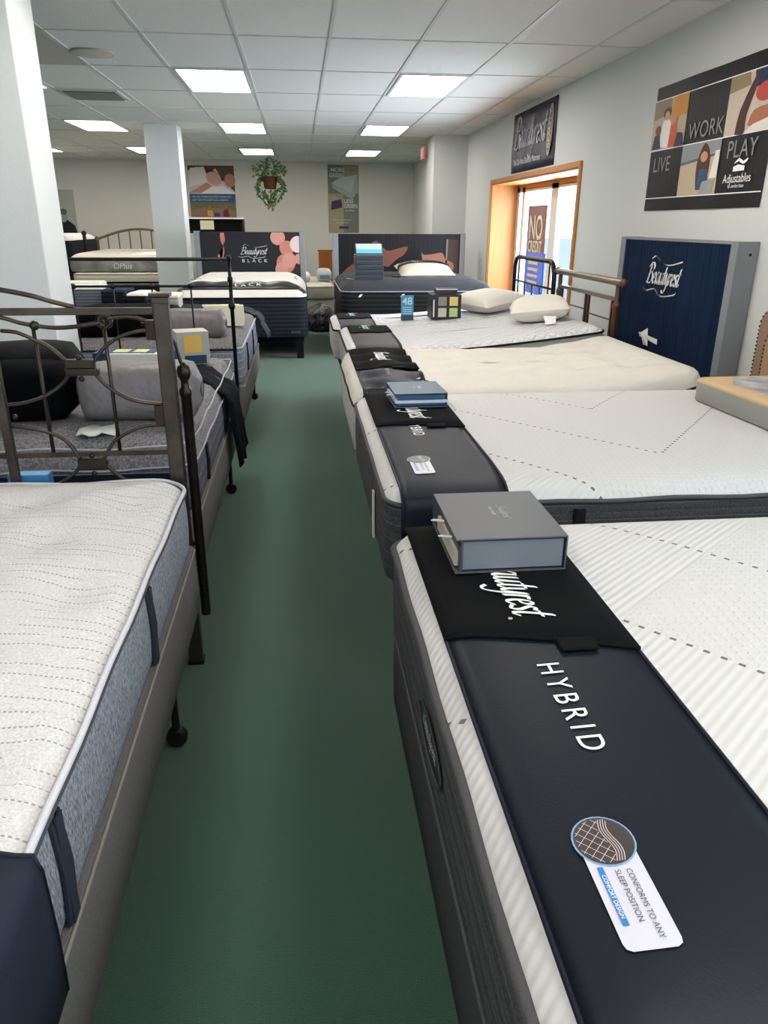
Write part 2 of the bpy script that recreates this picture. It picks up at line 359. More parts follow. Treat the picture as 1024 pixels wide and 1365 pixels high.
def glazing(name, y0, y1, z0, z1, xg, mull, casing=True):
    root = bpy.data.objects.new(name, None); COL.objects.link(root); root['kind'] = 'structure'
    if casing:
        t = 0.05; k = MB()
        k.box(RW-0.022, RW, y0-t, y0, z0-t, z1+t); k.box(RW-0.022, RW, y1, y1+t, z0-t, z1+t); k.box(RW-0.022, RW, y0, y1, z1, z1+t); k.box(RW-0.022, RW, y0, y1, z0-t, z0)
        k.build('casing', WOOD, root, bevel=0.004)
        k = MB(); k.box(RW-0.004, xg+0.02, y0, y0+0.018, z0, z1); k.box(RW-0.004, xg+0.02, y1-0.018, y1, z0, z1); k.box(RW-0.004, xg+0.02, y0, y1, z1-0.018, z1); k.box(RW-0.02, xg+0.02, y0, y1, z0, z0+0.025)
        k.build('jamb', WOOD, root)
        k = MB(); k.box(xg-0.03, xg, y0+0.018, y1-0.018, z1-0.08, z1-0.018); k.build('head_stop', WOOD, root)
    k = MB()
    for m in mull: k.box(xg-0.03, xg+0.03, m[0], m[1], z0, z1-0.05)
    k.box(xg-0.03, xg+0.03, y0, y1, z0, z0+0.06); k.box(xg-0.03, xg+0.03, y0, y1, z1-0.11, z1-0.07)
    k.build('window_frame', WHITEFR, root, bevel=0.003)
    MB().box(xg-0.004, xg+0.004, y0+0.02, y1-0.02, z0, z1-0.06).build('pane', GLASS, root)
    return root
glazing('window_1', WY0, WY1, WZ0, WZ1, RW+0.37, [(10.33, 10.44), (10.08, 10.2), (8.76, 9.0), (WY0+0.02, WY0+0.1)])
glazing('window_2', SY0, SY1, SZ0, SZ1, RW+0.3, [(SY0, SY0+0.06), (0.1, 0.18), (SY1-0.06, SY1)], casing=False)
r3 = bpy.data.objects.new('window_3', None); COL.objects.link(r3); r3['kind'] = 'structure'
k = MB()
for x in (-4.8, -3.05, -1.3, 0.45, 2.14): k.box(x, x+0.06, FRONT-0.12, FRONT-0.06, 0.4, 2.5)
k.box(-4.8, 2.2, FRONT-0.12, FRONT-0.06, 0.4, 0.46); k.box(-4.8, 2.2, FRONT-0.12, FRONT-0.06, 2.44, 2.5)
k.build('window_frame', WHITEFR, r3); MB().box(-4.8, 2.2, FRONT-0.1, FRONT-0.09, 0.4, 2.5).build('pane', GLASS, r3)
struct('ground', MB().box(-60, 90, -60, 90, -0.6, -0.12), mat('asphalt', '#9aa2ac', 0.9, bump=(40, 0.004)))

# ------------------------------------------------------------------ ceiling fittings
def ceiling_light(x0, y0, label, src=None):
    if src: c = copy_tree(src); c.location = (x0, y0, CEIL); c['label'] = label; return c
    t = thing('ceiling_light', label, 'light', (x0, y0, CEIL), 0, 'fluorescent panels in the tile ceiling')
    k = MB()
    for a in ((0.02, TX-0.02, 0.02, 0.045), (0.02, TX-0.02, TY-0.045, TY-0.02), (0.02, 0.045, 0.02, TY-0.02), (TX-0.045, TX-0.02, 0.02, TY-0.02)): k.box(*a, -0.012, 0.0)
    k.build('frame', GRID, t)
    d = MB().box(-0.28, 0.28, -0.59, 0.59, -0.009, 0.0).build('diffuser', DIFF, t); d.location = (TX/2, TY/2, 0)
    return t
A = -1.045; B = 0.921; C_ = -3.012; D = -4.978
CL = ceiling_light(A, Y0, 'large ceiling light panel over the aisle nearest the camera, in the left run')
Y1, Y2 = Y0 + 3*TY, Y0 + 6*TY
for x, y, lb in [(B, Y0, 'large bright ceiling light panel nearest the camera in the right run, toward the posters'),
                 (A, Y1, 'ceiling light panel right of the far pillar, second of the middle run'),
                 (A, Y2, 'farthest panel of the middle run, just behind the hanging plant'),
                 (B, Y1, 'second ceiling light panel of the right run'), (B, Y2, 'farthest ceiling light panel of the right run, near the red exit sign'),
                 (C_, Y1, 'ceiling light panel between the two pillars'), (C_, Y2, 'ceiling light panel partly hidden by the far pillar'),
                 (D, Y2, 'ceiling light panel peeking out behind the near pillar'), (D, Y1, 'ceiling light panel behind the near pillar'),
                 (C_, Y0, 'ceiling light panel hidden by the near pillar'), (D, Y0, 'left ceiling light panel out of frame'),
                 (A, Y0-3*TY, 'ceiling light panel above the near beds of the aisle'), (B, Y0-3*TY, 'ceiling light panel above the white mattresses'),
                 (C_, Y0-3*TY, 'ceiling light panel above the left beds'),
                 (A, Y0-6*TY, 'ceiling light panel overhead behind the camera'), (B, Y0-6*TY, 'ceiling light panel overhead to the right behind the camera')]:
    ceiling_light(x, y, lb, CL)
t = thing('air_vent', 'white louvred air vent set in the ceiling near the left pillar', 'vent', (-2.34, 8.64, CEIL))
MB().box(0, 0.58, 0.02, 0.6, -0.012, 0).build('frame', mat('vent_white', '#c9c9c5', 0.5), t)
MB().box(0.04, 0.54, 0.06, 0.56, -0.014, -0.011).build('opening', mat('vent_dark', '#2a2a28', 0.8), t)
for i in range(9):
    y = 0.08 + i*0.055; MB().add([(0.04, y, -0.016), (0.54, y, -0.016), (0.54, y+0.018, -0.026), (0.04, y+0.018, -0.026)], [(0, 1, 2, 3)]).build('louvre', mat('vent_louvre', '#8d8d8a', 0.5), t, solid=0.002)
t = thing('ceiling_speaker', 'round cream ceiling speaker cover beside the tan tile', 'speaker', (-1.55, 6.85, CEIL))
MB().lathe([(0.01, -0.02), (0.13, -0.02), (0.155, -0.012), (0.16, 0)], seg=32).build('grille', mat('speaker_cream', '#c8c2b2', 0.6), t, smooth=True, angle=40)
MB().tube([(0.16*math.cos(a), 0.16*math.sin(a), -0.006) for a in [2*PI*i/32 for i in range(32)]], 0.008, 6, closed=True).build('rim', mat('speaker_rim', '#b4ae9f', 0.6), t, smooth=True)
t = thing('exit_sign', 'small red lit exit sign at the far right corner by the ceiling', 'exit sign', (2.0, 12.6, 2.45), 0)
MB().box(-0.03, 0.0, 0.0, 0.28, 0.0, 0.17).build('housing', mat('exit_red', '#c0504c', 0.4, emit=0.25), t)
MB().box(-0.03, 0.05, 0.1, 0.16, 0.06, 0.12).build('bracket', GRID, t)
k = MB(); text(k, Frame((-0.03, 0.27, 0), (0, -1, 0), (0, 0, 1)), 'EXIT', 0.14, 0.03, 0.05); k.build('lettering', WHITE, t)

# ------------------------------------------------------------------ mattress kit
def rr(x0, x1, y0, y1, r, nx=24, ny=18, ns=8):
    r = max(min(r, (x1-x0)/2-0.001, (y1-y0)/2-0.001), 0.0005); out = []
    for (cx, cy, a) in ((x1-r, y0+r, -90), (x1-r, y1-r, 0), (x0+r, y1-r, 90), (x0+r, y0+r, 180)):
        for i in range(ns+1):
            w = math.radians(a + 90*i/ns); out.append((cx + r*math.cos(w), cy + r*math.sin(w)))
        p = out[-1]
        nn = ny if a in (-90, 90) else nx
        q = {-90: (x1, y1-r), 0: (x0+r, y1), 90: (x0, y0+r), 180: (x1-r, y0)}[a]
        for i in range(1, nn): out.append((p[0]+(q[0]-p[0])*i/nn, p[1]+(q[1]-p[1])*i/nn))
    return out
def loft(mb, rings, cap0=False, cap1=False):
    n = len(rings[0]); vs = [p for R in rings for p in R]; fs = []
    for i in range(len(rings)-1):
        for k in range(n): fs.append((i*n+k, i*n+(k+1) % n, (i+1)*n+(k+1) % n, (i+1)*n+k))
    if cap0: fs.append(tuple(range(n))[::-1])
    if cap1: fs.append(tuple((len(rings)-1)*n + k for k in range(n)))
    mb.add(vs, fs)
class Bed: pass
def mattress(name, label, loc, rz, L, Wd, H, htop, m_top, m_side, m_tape, bend=None, crown=0.012, tuft=None, r=0.09, group=None, soft=0.035, wave=0.0,
             handles=(), handle_mat=None, tape_r=0.006, low_tape=None, ribbon=None, topname='quilted_top'):
    t = thing(name, label, 'mattress', loc, rz, group)
    bf = bend or (lambda x: 0.0); zt = H - htop
    def wv(x, y): return wave*math.sin((x+y)*15.0) if wave else 0.0
    def topz(x, y, ins):
        z = zt + htop*(1-math.exp(-ins/soft))
        z += crown*min(ins/0.25, 1.0)
        if tuft:
            s, d = tuft; jx = round((x - s/2)/s); off = 0.5 if jx % 2 else 0.0; jy = round((y - s/2)/s - off) + off
            dx = x - (jx*s + s/2); dy = y - (jy*s + s/2)
            if ins > 0.06: z -= d*math.exp(-(dx*dx+dy*dy)/(2*(s*0.17)**2))
        return z + bf(x)
    def ring(ins, zf, r_):
        return [(x, y, zf(x, y)) for x, y in rr(ins, L-ins, ins, Wd-ins, r_)]
    k = MB()
    P = [(0.012, 0.0), (0.003, 0.006), (0.0, 0.02)] + [(-0.004*math.sin(PI*f), 0.02+(zt-0.025)*f) for f in (0.25, 0.5, 0.75)] + [(0.0, zt-0.008), (0.002, zt)]
    loft(k, [[(x, y, z + bf(x) + (wv(x, y)*(z/zt))) for x, y in rr(i, L-i, i, Wd-i, r)] for i, z in P], cap0=True)
    k.build('side_border', m_side, t, smooth=True, angle=60)
    k = MB(); ins = [0.0, 0.006, 0.015, 0.03, 0.05]; 
    while ins[-1] < Wd/2-0.04: ins.append(ins[-1]+0.035)
    ins.append(Wd/2-0.0015)
    loft(k, [ring(i, lambda x, y, i=i: topz(x, y, i) + wv(x, y)*max(0, 1-i/0.05), max(r-i, 0.002)) for i in ins], cap1=True)
    k.build(topname, m_top, t, smooth=True)
    def tapering(z0, nm, m):
        rg = [(x, y, z0 + bf(x) + wv(x, y)) for x, y in rr(-0.003, L+0.003, -0.003, Wd+0.003, r+0.003)]
        MB().tube(rg, tape_r, 6, closed=True).build(nm, m, t, smooth=True)
    tapering(zt, 'tape_edge', m_tape)
    if low_tape: tapering(0.012, 'tape_edge', low_tape)
    for (hx, hz0, hz1, side) in handles:   # side 'n' = y 0 face
        k = MB(); y = -0.010 if side == 'n' else Wd+0.010
        for dx in (-0.016, 0.016): k.tube([(hx+dx, y+0.006, hz0), (hx+dx, y, (hz0+hz1)/2), (hx+dx, y+0.006, hz1)], 0.005, 6)
        k.box(hx-0.014, hx+0.014, y-0.002, y+0.003, hz0, hz1)
        k.build('handle', handle_mat or BLACK, t)
    b = Bed(); b.t = t; b.z = topz; b.L = L; b.W = Wd; b.H = H; b.bf = bf; b.zt = zt; b.loc = loc; b.rz = rz; b.wv = wv
    return b
def box_spring(name, label, loc, rz, L, Wd, H, m, group=None, r=0.05, seam=None):
    t = thing(name, label, 'box spring', loc, rz, group)
    k = MB(); loft(k, [[(x, y, z) for x, y in rr(i, L-i, i, Wd-i, r)] for i, z in ((0.01, 0), (0, 0.01), (-0.002, H/2), (0, H-0.02), (0.004, H-0.006), (0.03, H))], cap0=True, cap1=True)
    k.build('upholstery', m, t, smooth=True, angle=50)
    MB().tube([(x, y, H-0.012) for x, y in rr(0, L, 0, Wd, r)], 0.004, 5, closed=True).build('seam_welt', seam or mat('welt_tan', '#8d887e', 0.9), t, smooth=True)
    return t
def caster(k, x, y, z0, h):
    k.tube([(x, y, z0+0.05), (x, y, z0+h)], 0.012, 8)
    k.lathe([(0.004, -0.018), (0.028, -0.018), (0.032, -0.012), (0.032, 0.012), (0.028, 0.018), (0.004, 0.018)], (x, y, z0+0.032), 14, axis='x')
def bed_frame(label, loc, rz, L, Wd, H, group=None, cast=(0.35, 1.6), near=False):
    t = thing('bedstead', label, 'bed frame', loc, rz, group)
    k = MB()
    k.box(0.02, L-0.02, 0.012, 0.016, H-0.05, H-0.004); k.box(0.02, L-0.02, 0.012, 0.05, H-0.008, H-0.002)
    k.build('side_rail', STEEL, t)
    MB().box(0.02, L-0.02, Wd-0.05, Wd-0.012, H-0.05, H-0.002).build('side_rail', STEEL, t)
    for x in cast: MB().box(x-0.02, x+0.02, 0.02, Wd-0.02, H-0.045, H-0.009).build('cross_rail', STEEL, t)
    for x in cast:
        for y in (0.035 if x > 1 or near else 0.3, Wd-0.06):
            k = MB(); caster(k, x, y, 0.0, H-0.03); k.build('caster', RUBBER, t, smooth=True, angle=40)
    return t
def platform(label, loc, L, Wd, H, group=None):
    t = thing('adjustable_base', label, 'bed base', loc, 0, group)
    MB().box(0.03, L-0.05, 0.03, Wd-0.03, H-0.08, H-0.002).build('deck', BOXB, t, bevel=0.01)
    for x in (0.3, L-0.3):
        for y in (0.15, Wd-0.15): MB().lathe([(0.03, 0), (0.03, H-0.08)], (x, y, 0), 12).build('leg', STEEL, t)
    return t

def foot_protector(label, bed, x0, x1, drop0, drop1, flap=None, inset=0.0, group=None, m_band=None, skew=0.0, lift=0.004):
    """strip of cloth lying over the foot end, hanging down both long sides"""
    t = thing('foot_protector', label, 'foot protector', bed.loc, bed.rz, group)
    Wd = bed.W
    def path(dr0, dr1, y_start=None, y_end=None, up=lift):
        pts = []
        if dr0: pts += [(-0.014-up, bed.zt-dr0), (-0.016-up, bed.zt-dr0*0.5), (-0.014-up, bed.zt-0.01), (-0.006-up, bed.zt+0.018)]
        ys = [0.012, 0.03, 0.06, 0.1]; n = 26
        ys += [0.1+(Wd-0.2)*i/n for i in range(1, n+1)] + [Wd-0.06, Wd-0.03, Wd-0.012]
        for y in ys:
            if y_start is not None and y < y_start: continue
            if y_end is not None and y > y_end: continue
            pts.append((y, None))
        if dr1: pts += [(Wd+0.006+up, bed.zt+0.018), (Wd+0.014+up, bed.zt-0.01), (Wd+0.016+up, bed.zt-dr1)]
        return pts
    nx = 12
    def sheet(pts, xa, xb, up):
        P = []
        for (y, z) in pts:
            row = []
            for i in range(nx+1):
                x = xa + (xb-xa)*i/nx
                if z is None:
                    ins = min(x, max(y, 0), max(Wd-y, 0)); zz = bed.z(x, y, max(ins, 0.03 if y > 0.02 and y < Wd-0.02 else 0.02)) + up
                else: zz = z + bed.bf(x)
                row.append((x, y, zz))
            P.append(row)
        return P
    band = sheet(path(drop0, drop1), x0, x1, lift)
    MB().grid(band).build('band', m_band or NAVYP, t, smooth=True, solid=0.004)
    for j, nm in ((0, 'piping'), (nx, 'piping')):
        MB().tube([Vector(r[j])+Vector((0, 0, 0.0015)) for r in band], 0.0042, 6).build(nm, PIPE, t, smooth=True)
    if flap:
        fp = sheet(path(0, drop1, y_start=flap), x0-0.004, x1+0.004, lift+0.006)
        if skew:
            for i in range(nx+1):
                p = fp[0][i]; fp[0][i] = (p[0], p[1]+0.02-skew*i/nx, p[2])
        f = MB().grid(fp).build('flap', FLAP, t, smooth=True, solid=0.005)
        tr = fp[0]; MB().tube([(p[0], p[1], p[2]) for p in tr], 0.004, 6).build('flap_binding', FLAP, f, smooth=True)
        a = tr[8]; MB().box(a[0]-0.035, a[0]+0.04, a[1]-0.035, a[1]+0.01, a[2]-0.001, a[2]+0.006).build('pull_tab', FLAP, f, bevel=0.008)
    b = t; return b
def top_frame(bed, x, y, up=0.009):
    """frame for text on the bed top: reads toward -y, top of letters toward +x"""
    return Frame((x, y, bed.z(x, y, 0.2) + up), (0, -1, 0), (1, 0, 0), 0.0006)
def drape_text(mb, bed, up, start=0):
    for i in range(start, len(mb.v)):
        x, y, z = mb.v[i]; mb.v[i] = (x, y, z - TZ[0] + bed.z(x, y, min(x, 0.3)) + up)
TZ = [0.0]
def on_bed(bed, fn, up):
    """build flat lettering at z=0 then let it follow the cloth surface"""
    k = MB(); fn(k)
    k.v = [(x, y, z + bed.z(x, y, max(0.03, min(x, y, bed.W-y))) + up) for x, y, z in k.v]
    return k
def badge(t, bed, x, y, up, s=1.0):
    fr = lambda e: Frame((x, y, 0), (0, -1, 0), (1, 0, 0), e)
    on_bed(bed, lambda k: k.add([fr(0).p(a, b) for a, b in [(0.0, -0.036*s), (0.150*s, -0.036*s), (0.157*s, -0.034*s), (0.161*s, -0.027*s), (0.161*s, 0.027*s), (0.157*s, 0.034*s), (0.150*s, 0.036*s), (0.0, 0.036*s)]], [tuple(range(8))]), up).build('care_label', mat('label_white', '#c9c8d2', 0.35), t)
    on_bed(bed, lambda k: k.add([fr(0).p(a, b) for a, b in ell(0, 0, 0.043*s, 0.043*s, n=28)], [tuple(range(28))]), up+0.0006).build('emblem_ring', mat('ring_blue', '#7da4c9', 0.3), t)
    on_bed(bed, lambda k: k.add([fr(0).p(a, b) for a, b in ell(0, 0, 0.0405*s, 0.0405*s, n=28)], [tuple(range(28))]), up+0.001).build('emblem_field', mat('emblem_dark', '#3a3433', 0.35), t)
    def net(k):
        F_ = fr(0); R = 0.039*s
        for d in (1, -1):
            for i in range(-6, 7):
                o = i*0.011*s; seg = []
                for j in range(25):
                    q = -R + 2*R*j/24; xx = (q + o)*0.72; yy = (q - o)*0.72*d
                    if xx*xx+yy*yy < R*R and yy < 0.004*s + 0.004*s*math.sin(xx*90/s): seg.append((xx, yy))
                for a, b in zip(seg, seg[1:]):
                    if math.hypot(a[0]-b[0], a[1]-b[1]) < 0.01: k.add([F_.p(a[0]-0.0005, a[1]), F_.p(a[0]+0.0005, a[1]), F_.p(b[0]+0.0005, b[1]), F_.p(b[0]-0.0005, b[1])], [(0, 1, 2, 3)])
        for i in range(4):
            pts = [(-0.039*s + 0.078*s*j/24, 0.005*s + 0.0035*s*i + 0.004*s*math.sin((-0.039+0.078*j/24)*90)) for j in range(25)]
            for a, b in zip(pts, pts[1:]):
                if a[0]**2+a[1]**2 < R*R and b[0]**2+b[1]**2 < R*R: k.add([F_.p(a[0], a[1]-0.0005), F_.p(a[0], a[1]+0.0005), F_.p(b[0], b[1]+0.0005), F_.p(b[0], b[1]-0.0005)], [(0, 1, 2, 3)])
    on_bed(bed, net, up+0.0014).build('emblem_net', mat('net_pale', '#d9c9c6', 0.4), t)
    on_bed(bed, lambda k: k.add([fr(0).p(a, b) for a, b in [(0.042*s, -0.026*s), (0.128*s, -0.026*s), (0.128*s, -0.018*s), (0.042*s, -0.018*s)]], [(0, 1, 2, 3)]), up+0.001).build('label_stripe', mat('stripe_blue', '#2f79b8', 0.35), t)
    def tx(k):
        text(k, fr(0), 'CONFORMS TO ANY', 0.0112*s, 0.049*s, 0.010*s, sx=0.95); text(k, fr(0), 'SLEEP POSITION', 0.0112*s, 0.049*s, -0.005*s, sx=0.95)
    on_bed(bed, tx, up+0.0012).build('label_text', mat('text_grey', '#55525a', 0.5), t)
    on_bed(bed, lambda k: text(k, fr(0), 'COMFORT DESIGN', 0.0075*s, 0.055*s, -0.0245*s), up+0.0018).build('stripe_text', WHITE, t)
def gon(pts):
    return pts

# ------------------------------------------------------------------ right row
WHT = 0.085
fx = 0.235
# R1
R1 = mattress('mattress', 'nearest right-hand mattress, white ribbed top with grey dashes and charcoal sides', (fx, 0.42, 0.40), 0, 2.03, 1.52, 0.325, 0.055,
              TOP_R1, SIDE_CH, TAPEG, crown=0.01, r=0.085, soft=0.03, wave=0.006, group=None, tape_r=0.010)
e = MB(); F_ = Frame((-0.006, 0.78, 0.15), (0, -1, 0), (0, 0, 1), 0.002)
e.add([F_.p(a, b) for a, b in ell(0, 0, 0.13, 0.042, n=28)], [tuple(range(28))]); em = e.build('side_badge', mat('badge_black', '#0f0f12', 0.35), R1.t, solid=0.002)
e = MB(); e.tube([F_.p(a, b, 2) for a, b in ell(0, 0, 0.128, 0.040, n=28)], 0.002, 5, closed=True); e.build('badge_rim', mat('badge_rim', '#3c3c40', 0.5), em)
e = MB(); script_word(e, F_, 'Beautyrest', 0.022, 0.0, -0.004, k=2.2, centre=True); e.build('badge_text', WHITE, em)
box_spring('box_spring', 'charcoal box spring under the nearest right-hand mattress', (fx+0.005, 0.425, 0.15), 0, 2.02, 1.51, 0.248, BOXCH, seam=TAPEG)
bed_frame('dark steel bed frame beneath the nearest right-hand bed', (fx+0.02, 0.43, 0), 0, 1.98, 1.5, 0.148)
P1 = foot_protector('dark navy HYBRID foot cloth over the nearest right-hand mattress', R1, 0.038, 0.40, 0.13, 0.13, flap=0.84, skew=0.11)
k = on_bed(R1, lambda k: text(k, Frame((0.185, 0.745, 0), (0, -1, 0), (1, 0, 0), 0), 'HYBRID', 0.062, 0, 0, sp=1.42, sx=0.9), 0.0088); k.build('lettering', WHITE, P1)
k = on_bed(R1, lambda k: script_word(k, Frame((0.19, 1.215, 0), (0, -1, 0), (1, 0, 0), 0), 'Beautyrest', 0.054, 0, 0, nib=0.22, sx=0.82), 0.0165); k.build('logo_lettering', WHITE, P1)
on_bed(R1, lambda k: k.add([Frame((0.178, 0.905, 0), (0, -1, 0), (1, 0, 0), 0).p(a, b) for a, b in ell(0, 0, 0.005, 0.005)], [tuple(range(20))]), 0.0165).build('trademark_dot', mat('dot_teal', '#8fb5a8', 0.5), P1)
badge(P1, R1, 0.148, 0.315, 0.0088)
# R2
R2 = mattress('mattress', 'second right-hand mattress, white chevron-patterned top under the small blue box', (fx+0.01, 2.13, 0.42), 0, 2.03, 1.45, 0.325, 0.05,
              TOP_R2, SIDE_CH, TAPEG, crown=0.008, r=0.085, soft=0.03, wave=0.003, tape_r=0.008, handles=[(0.62, 0.02, 0.25, 'n'), (1.45, 0.02, 0.25, 'n')], handle_mat=BLACK)
MB().box(-0.014, -0.006, 0.35, 0.385, 0.02, 0.2).build('foot_handle', mat('handle_white', '#c9c7c2', 0.7), R2.t, bevel=0.004)
platform('black adjustable base under the second right-hand mattress', (fx+0.02, 2.14, 0), 1.98, 1.43, 0.42)
P2 = foot_protector('dark foot cloth with flap on the second right-hand mattress, below the small blue box', R2, 0.045, 0.385, 0.22, 0.1, flap=0.76, skew=0.10)
k = on_bed(R2, lambda k: text(k, Frame((0.17, 0.79, 0), (0, -1, 0), (1, 0, 0), 0), 'HYBRID', 0.062, 0, 0, sp=1.1, sx=0.86), 0.0088); k.build('lettering', WHITE, P2)
k = on_bed(R2, lambda k: script_word(k, Frame((0.19, 1.13, 0), (0, -1, 0), (1, 0, 0), 0), 'Beautyrest', 0.054, 0, 0, nib=0.22, sx=0.82), 0.0165); k.build('logo_lettering', WHITE, P2)
badge(P2, R2, 0.14, 0.29, 0.0088, 0.95)
# R3 pillow top, head a little raised
def bend3(x): return 0.0 if x < 1.2 else 0.085*((x-1.2)/0.6)**1.6 if x < 1.8 else 0.085
R3 = mattress('mattress', 'cream tufted pillow-top mattress, third from the front on the right', (fx+0.01, 3.595, 0.42), 0, 1.84, 1.35, 0.33, 0.10,
              TOP_TUFT, SIDE_GREYW, TAPEB, bend=bend3, crown=0.012, tuft=(0.24, 0.03), r=0.1, soft=0.028, wave=0.006)
platform('black adjustable base under the cream tufted mattress', (fx+0.03, 3.6, 0), 1.7, 1.32, 0.42)
P3 = foot_protector('dark foot cloth with black flap on the cream tufted mattress', R3, 0.05, 0.39, 0.1, 0.02, flap=0.50, skew=0.09)
k = on_bed(R3, lambda k: script_word(k, Frame((0.19, 0.98, 0), (0, -1, 0), (1, 0, 0), 0), 'Beautyrest', 0.046, 0, 0, nib=0.24, sx=0.85), 0.0165); k.build('logo_lettering', WHITE, P3)
k = on_bed(R3, lambda k: text(k, Frame((0.2, 0.47, 0), (0, -1, 0), (1, 0, 0), 0), 'RECHARGE', 0.03, 0, 0, sp=1.2), 0.0088); k.build('lettering', mat('text_silver', '#a9abb5', 0.5), P3)
# R4, R5 adjustables
def bend4(x): return 0.0 if x < 0.5 else 0.125*((x-0.5)/1.3)**1.35
def bend5(x): return 0.0 if x < 0.5 else 0.12*((x-0.5)/1.3)**1.35
R4 = mattress('mattress', 'white diamond-quilted mattress with black edge, head raised, plump pillow on it', (fx+0.065, 5.02, 0.48), 0, 1.79, 1.12, 0.255, 0.035,
              TOP_DIA, SIDE_GREYW, TAPEB, bend=bend4, crown=0.008, r=0.07, soft=0.02, tape_r=0.008)
R5 = mattress('mattress', 'farther white quilted mattress carrying the blue 48 card and black colour display', (fx+0.02, 6.16, 0.46), 0, 1.80, 0.89, 0.27, 0.035,
              TOP_DIA, SIDE_GREYW, TAPEB, bend=bend5, crown=0.008, r=0.07, soft=0.02, tape_r=0.008)
platform('black adjustable base under the white quilted mattress with the plump pillow', (fx+0.08, 5.03, 0), 1.6, 1.10, 0.48)
platform('black adjustable base under the farther white quilted mattress', (fx+0.04, 6.17, 0), 1.6, 0.87, 0.46)
P4 = foot_protector('dark foot cloth with flap on the nearer white quilted mattress', R4, 0.06, 0.37, 0.12, 0.02, flap=0.62)
P5 = foot_protector('dark foot cloth with flap on the farther white quilted mattress', R5, 0.06, 0.35, 0.06, 0.06, flap=0.40)
for Pq, Rq in ((P4, R4), (P5, R5)):
    k = on_bed(Rq, lambda k: script_word(k, Frame((0.17, Rq.W-0.1, 0), (0, -1, 0), (1, 0, 0), 0), 'Beautyrest', 0.038, 0, 0, nib=0.24), 0.0165); k.build('logo_lettering', mat('teal_white', '#b9e0e0', 0.5), Pq)
# R6 charcoal plush bed at the back
R6 = mattress('mattress', 'charcoal plush pillow-top mattress with white ribbons in front of the curtain headboard', (2.30, 9.0, 0.50), PI/2, 1.93, 1.83, 0.36, 0.10,
              TOP_DARK, SIDE_BLACK, mat('tape_silver', '#9a9da3', 0.6), crown=0.03, tuft=(0.27, 0.014), r=0.14, soft=0.05, tape_r=0.007)
box_spring('box_spring', 'black box spring under the charcoal plush mattress', (2.29, 9.02, 0.18), PI/2, 1.9, 1.81, 0.315, BOXB, seam=BOXB)
bed_frame('steel bed frame under the charcoal plush bed', (2.28, 9.04, 0), PI/2, 1.88, 1.8, 0.178)
for (y, dx) in ((0.5, 0.0), (1.0, 0.03), (1.55, -0.02)):
    MB().add([(0.02, y+dx, R6.zt+0.025), (0.02, y+dx+0.035, R6.zt+0.025), (-0.012, y+dx+0.105, R6.zt-0.06), (-0.012, y+dx+0.075, R6.zt-0.06)], [(0, 1, 2, 3)]).build('corner_ribbon', mat('ribbon_silver', '#c9cdd2', 0.3), R6.t, solid=0.003)
for (a, b, c) in ((0.35, 1.3, 0.3), (0.55, 0.55, -0.4), (0.4, 1.65, 0.6), (1.0, 0.35, 0.2)):
    pts = [(a+0.05*i*math.cos(c), b+0.05*i*math.sin(c), R6.z(a, b, 0.2)+0.004) for i in range(4)]
    MB().tube(pts, 0.005, 5, flatten=0.5).build('stitched_scroll', mat('ribbon_silver', '#c9cdd2', 0.3), R6.t)

# ------------------------------------------------------------------ left row (heads away from the camera)
lx = -0.395
L1 = mattress('mattress', 'nearest left-hand mattress, pale heathered knit top with blue-grey sides', (lx, 0.33, 0.50), PI/2, 2.05, 1.52, 0.235, 0.028,
              TOP_L1, SIDE_BL, TAPEG, crown=0.035, tuft=(0.27, 0.032), r=0.11, soft=0.03, wave=0.004, handles=[(0.57, 0.0, 0.2, 'n'), (1.30, 0.0, 0.2, 'n')],
              handle_mat=mat('handle_slate', '#2f333d', 0.6), tape_r=0.006)
MB().tube([(x, y, L1.zt+0.012+L1.wv(x, y)) for x, y in rr(-0.002, 2.052, -0.002, 1.522, 0.11)], 0.0065, 8, closed=True).build('tape_edge', TAPEW, L1.t, smooth=True)
box_spring('box_spring', 'grey box spring under the nearest left-hand mattress', (lx+0.008, 0.32, 0.269), PI/2, 2.05, 1.535, 0.23, BOXG)
bed_frame('steel bed frame with black casters under the nearest left-hand bed', (lx, 0.34, 0), PI/2, 2.0, 1.5, 0.268)
foot_protector('navy foot cloth wrapped over the corner of the nearest left-hand mattress', L1, 0.07, 0.47, 0.24, 0.1, m_band=mat('navy_cloth', '#1f2532', 0.8, bump=(200, 0.001)))
L2 = mattress('mattress', 'second left-hand mattress, grey pillow-top with white piping behind the scrolled metal frame', (-0.415, 2.64, 0.50), PI/2, 1.88, 1.50, 0.28, 0.10,
              TOP_GREY, SIDE_MIX, mat('tape_pale', '#a9a9ac', 0.9), crown=0.012, tuft=(0.3, 0.01), r=0.1, soft=0.03, wave=0.005, tape_r=0.004, handles=[(0.36, 0.02, 0.17, 'n'), (1.1, 0.02, 0.17, 'n')])
MB().tube([(x, y, 0.258+L2.wv(x, y)) for x, y in rr(0.006, 1.874, 0.006, 1.494, 0.1)], 0.004, 6, closed=True).build('tape_edge', mat('tape_pale', '#a9a9ac', 0.9), L2.t, smooth=True)
k = MB().box(-0.012, -0.006, 0.05, 1.4, 0.14, 0.165); k.build('navy_stripe', mat('stripe_navy', '#191d2a', 0.5), L2.t)
MB().box(-0.015, -0.010, 0.06, 0.14, 0.09, 0.12).build('law_label', CARD, L2.t)
box_spring('box_spring', 'grey box spring under the second left-hand mattress', (-0.41, 2.64, 0.279), PI/2, 1.88, 1.51, 0.22, BOXG)
bed_frame('steel bed frame with caster under the second left-hand bed', (-0.42, 2.65, 0), PI/2, 1.86, 1.48, 0.278)
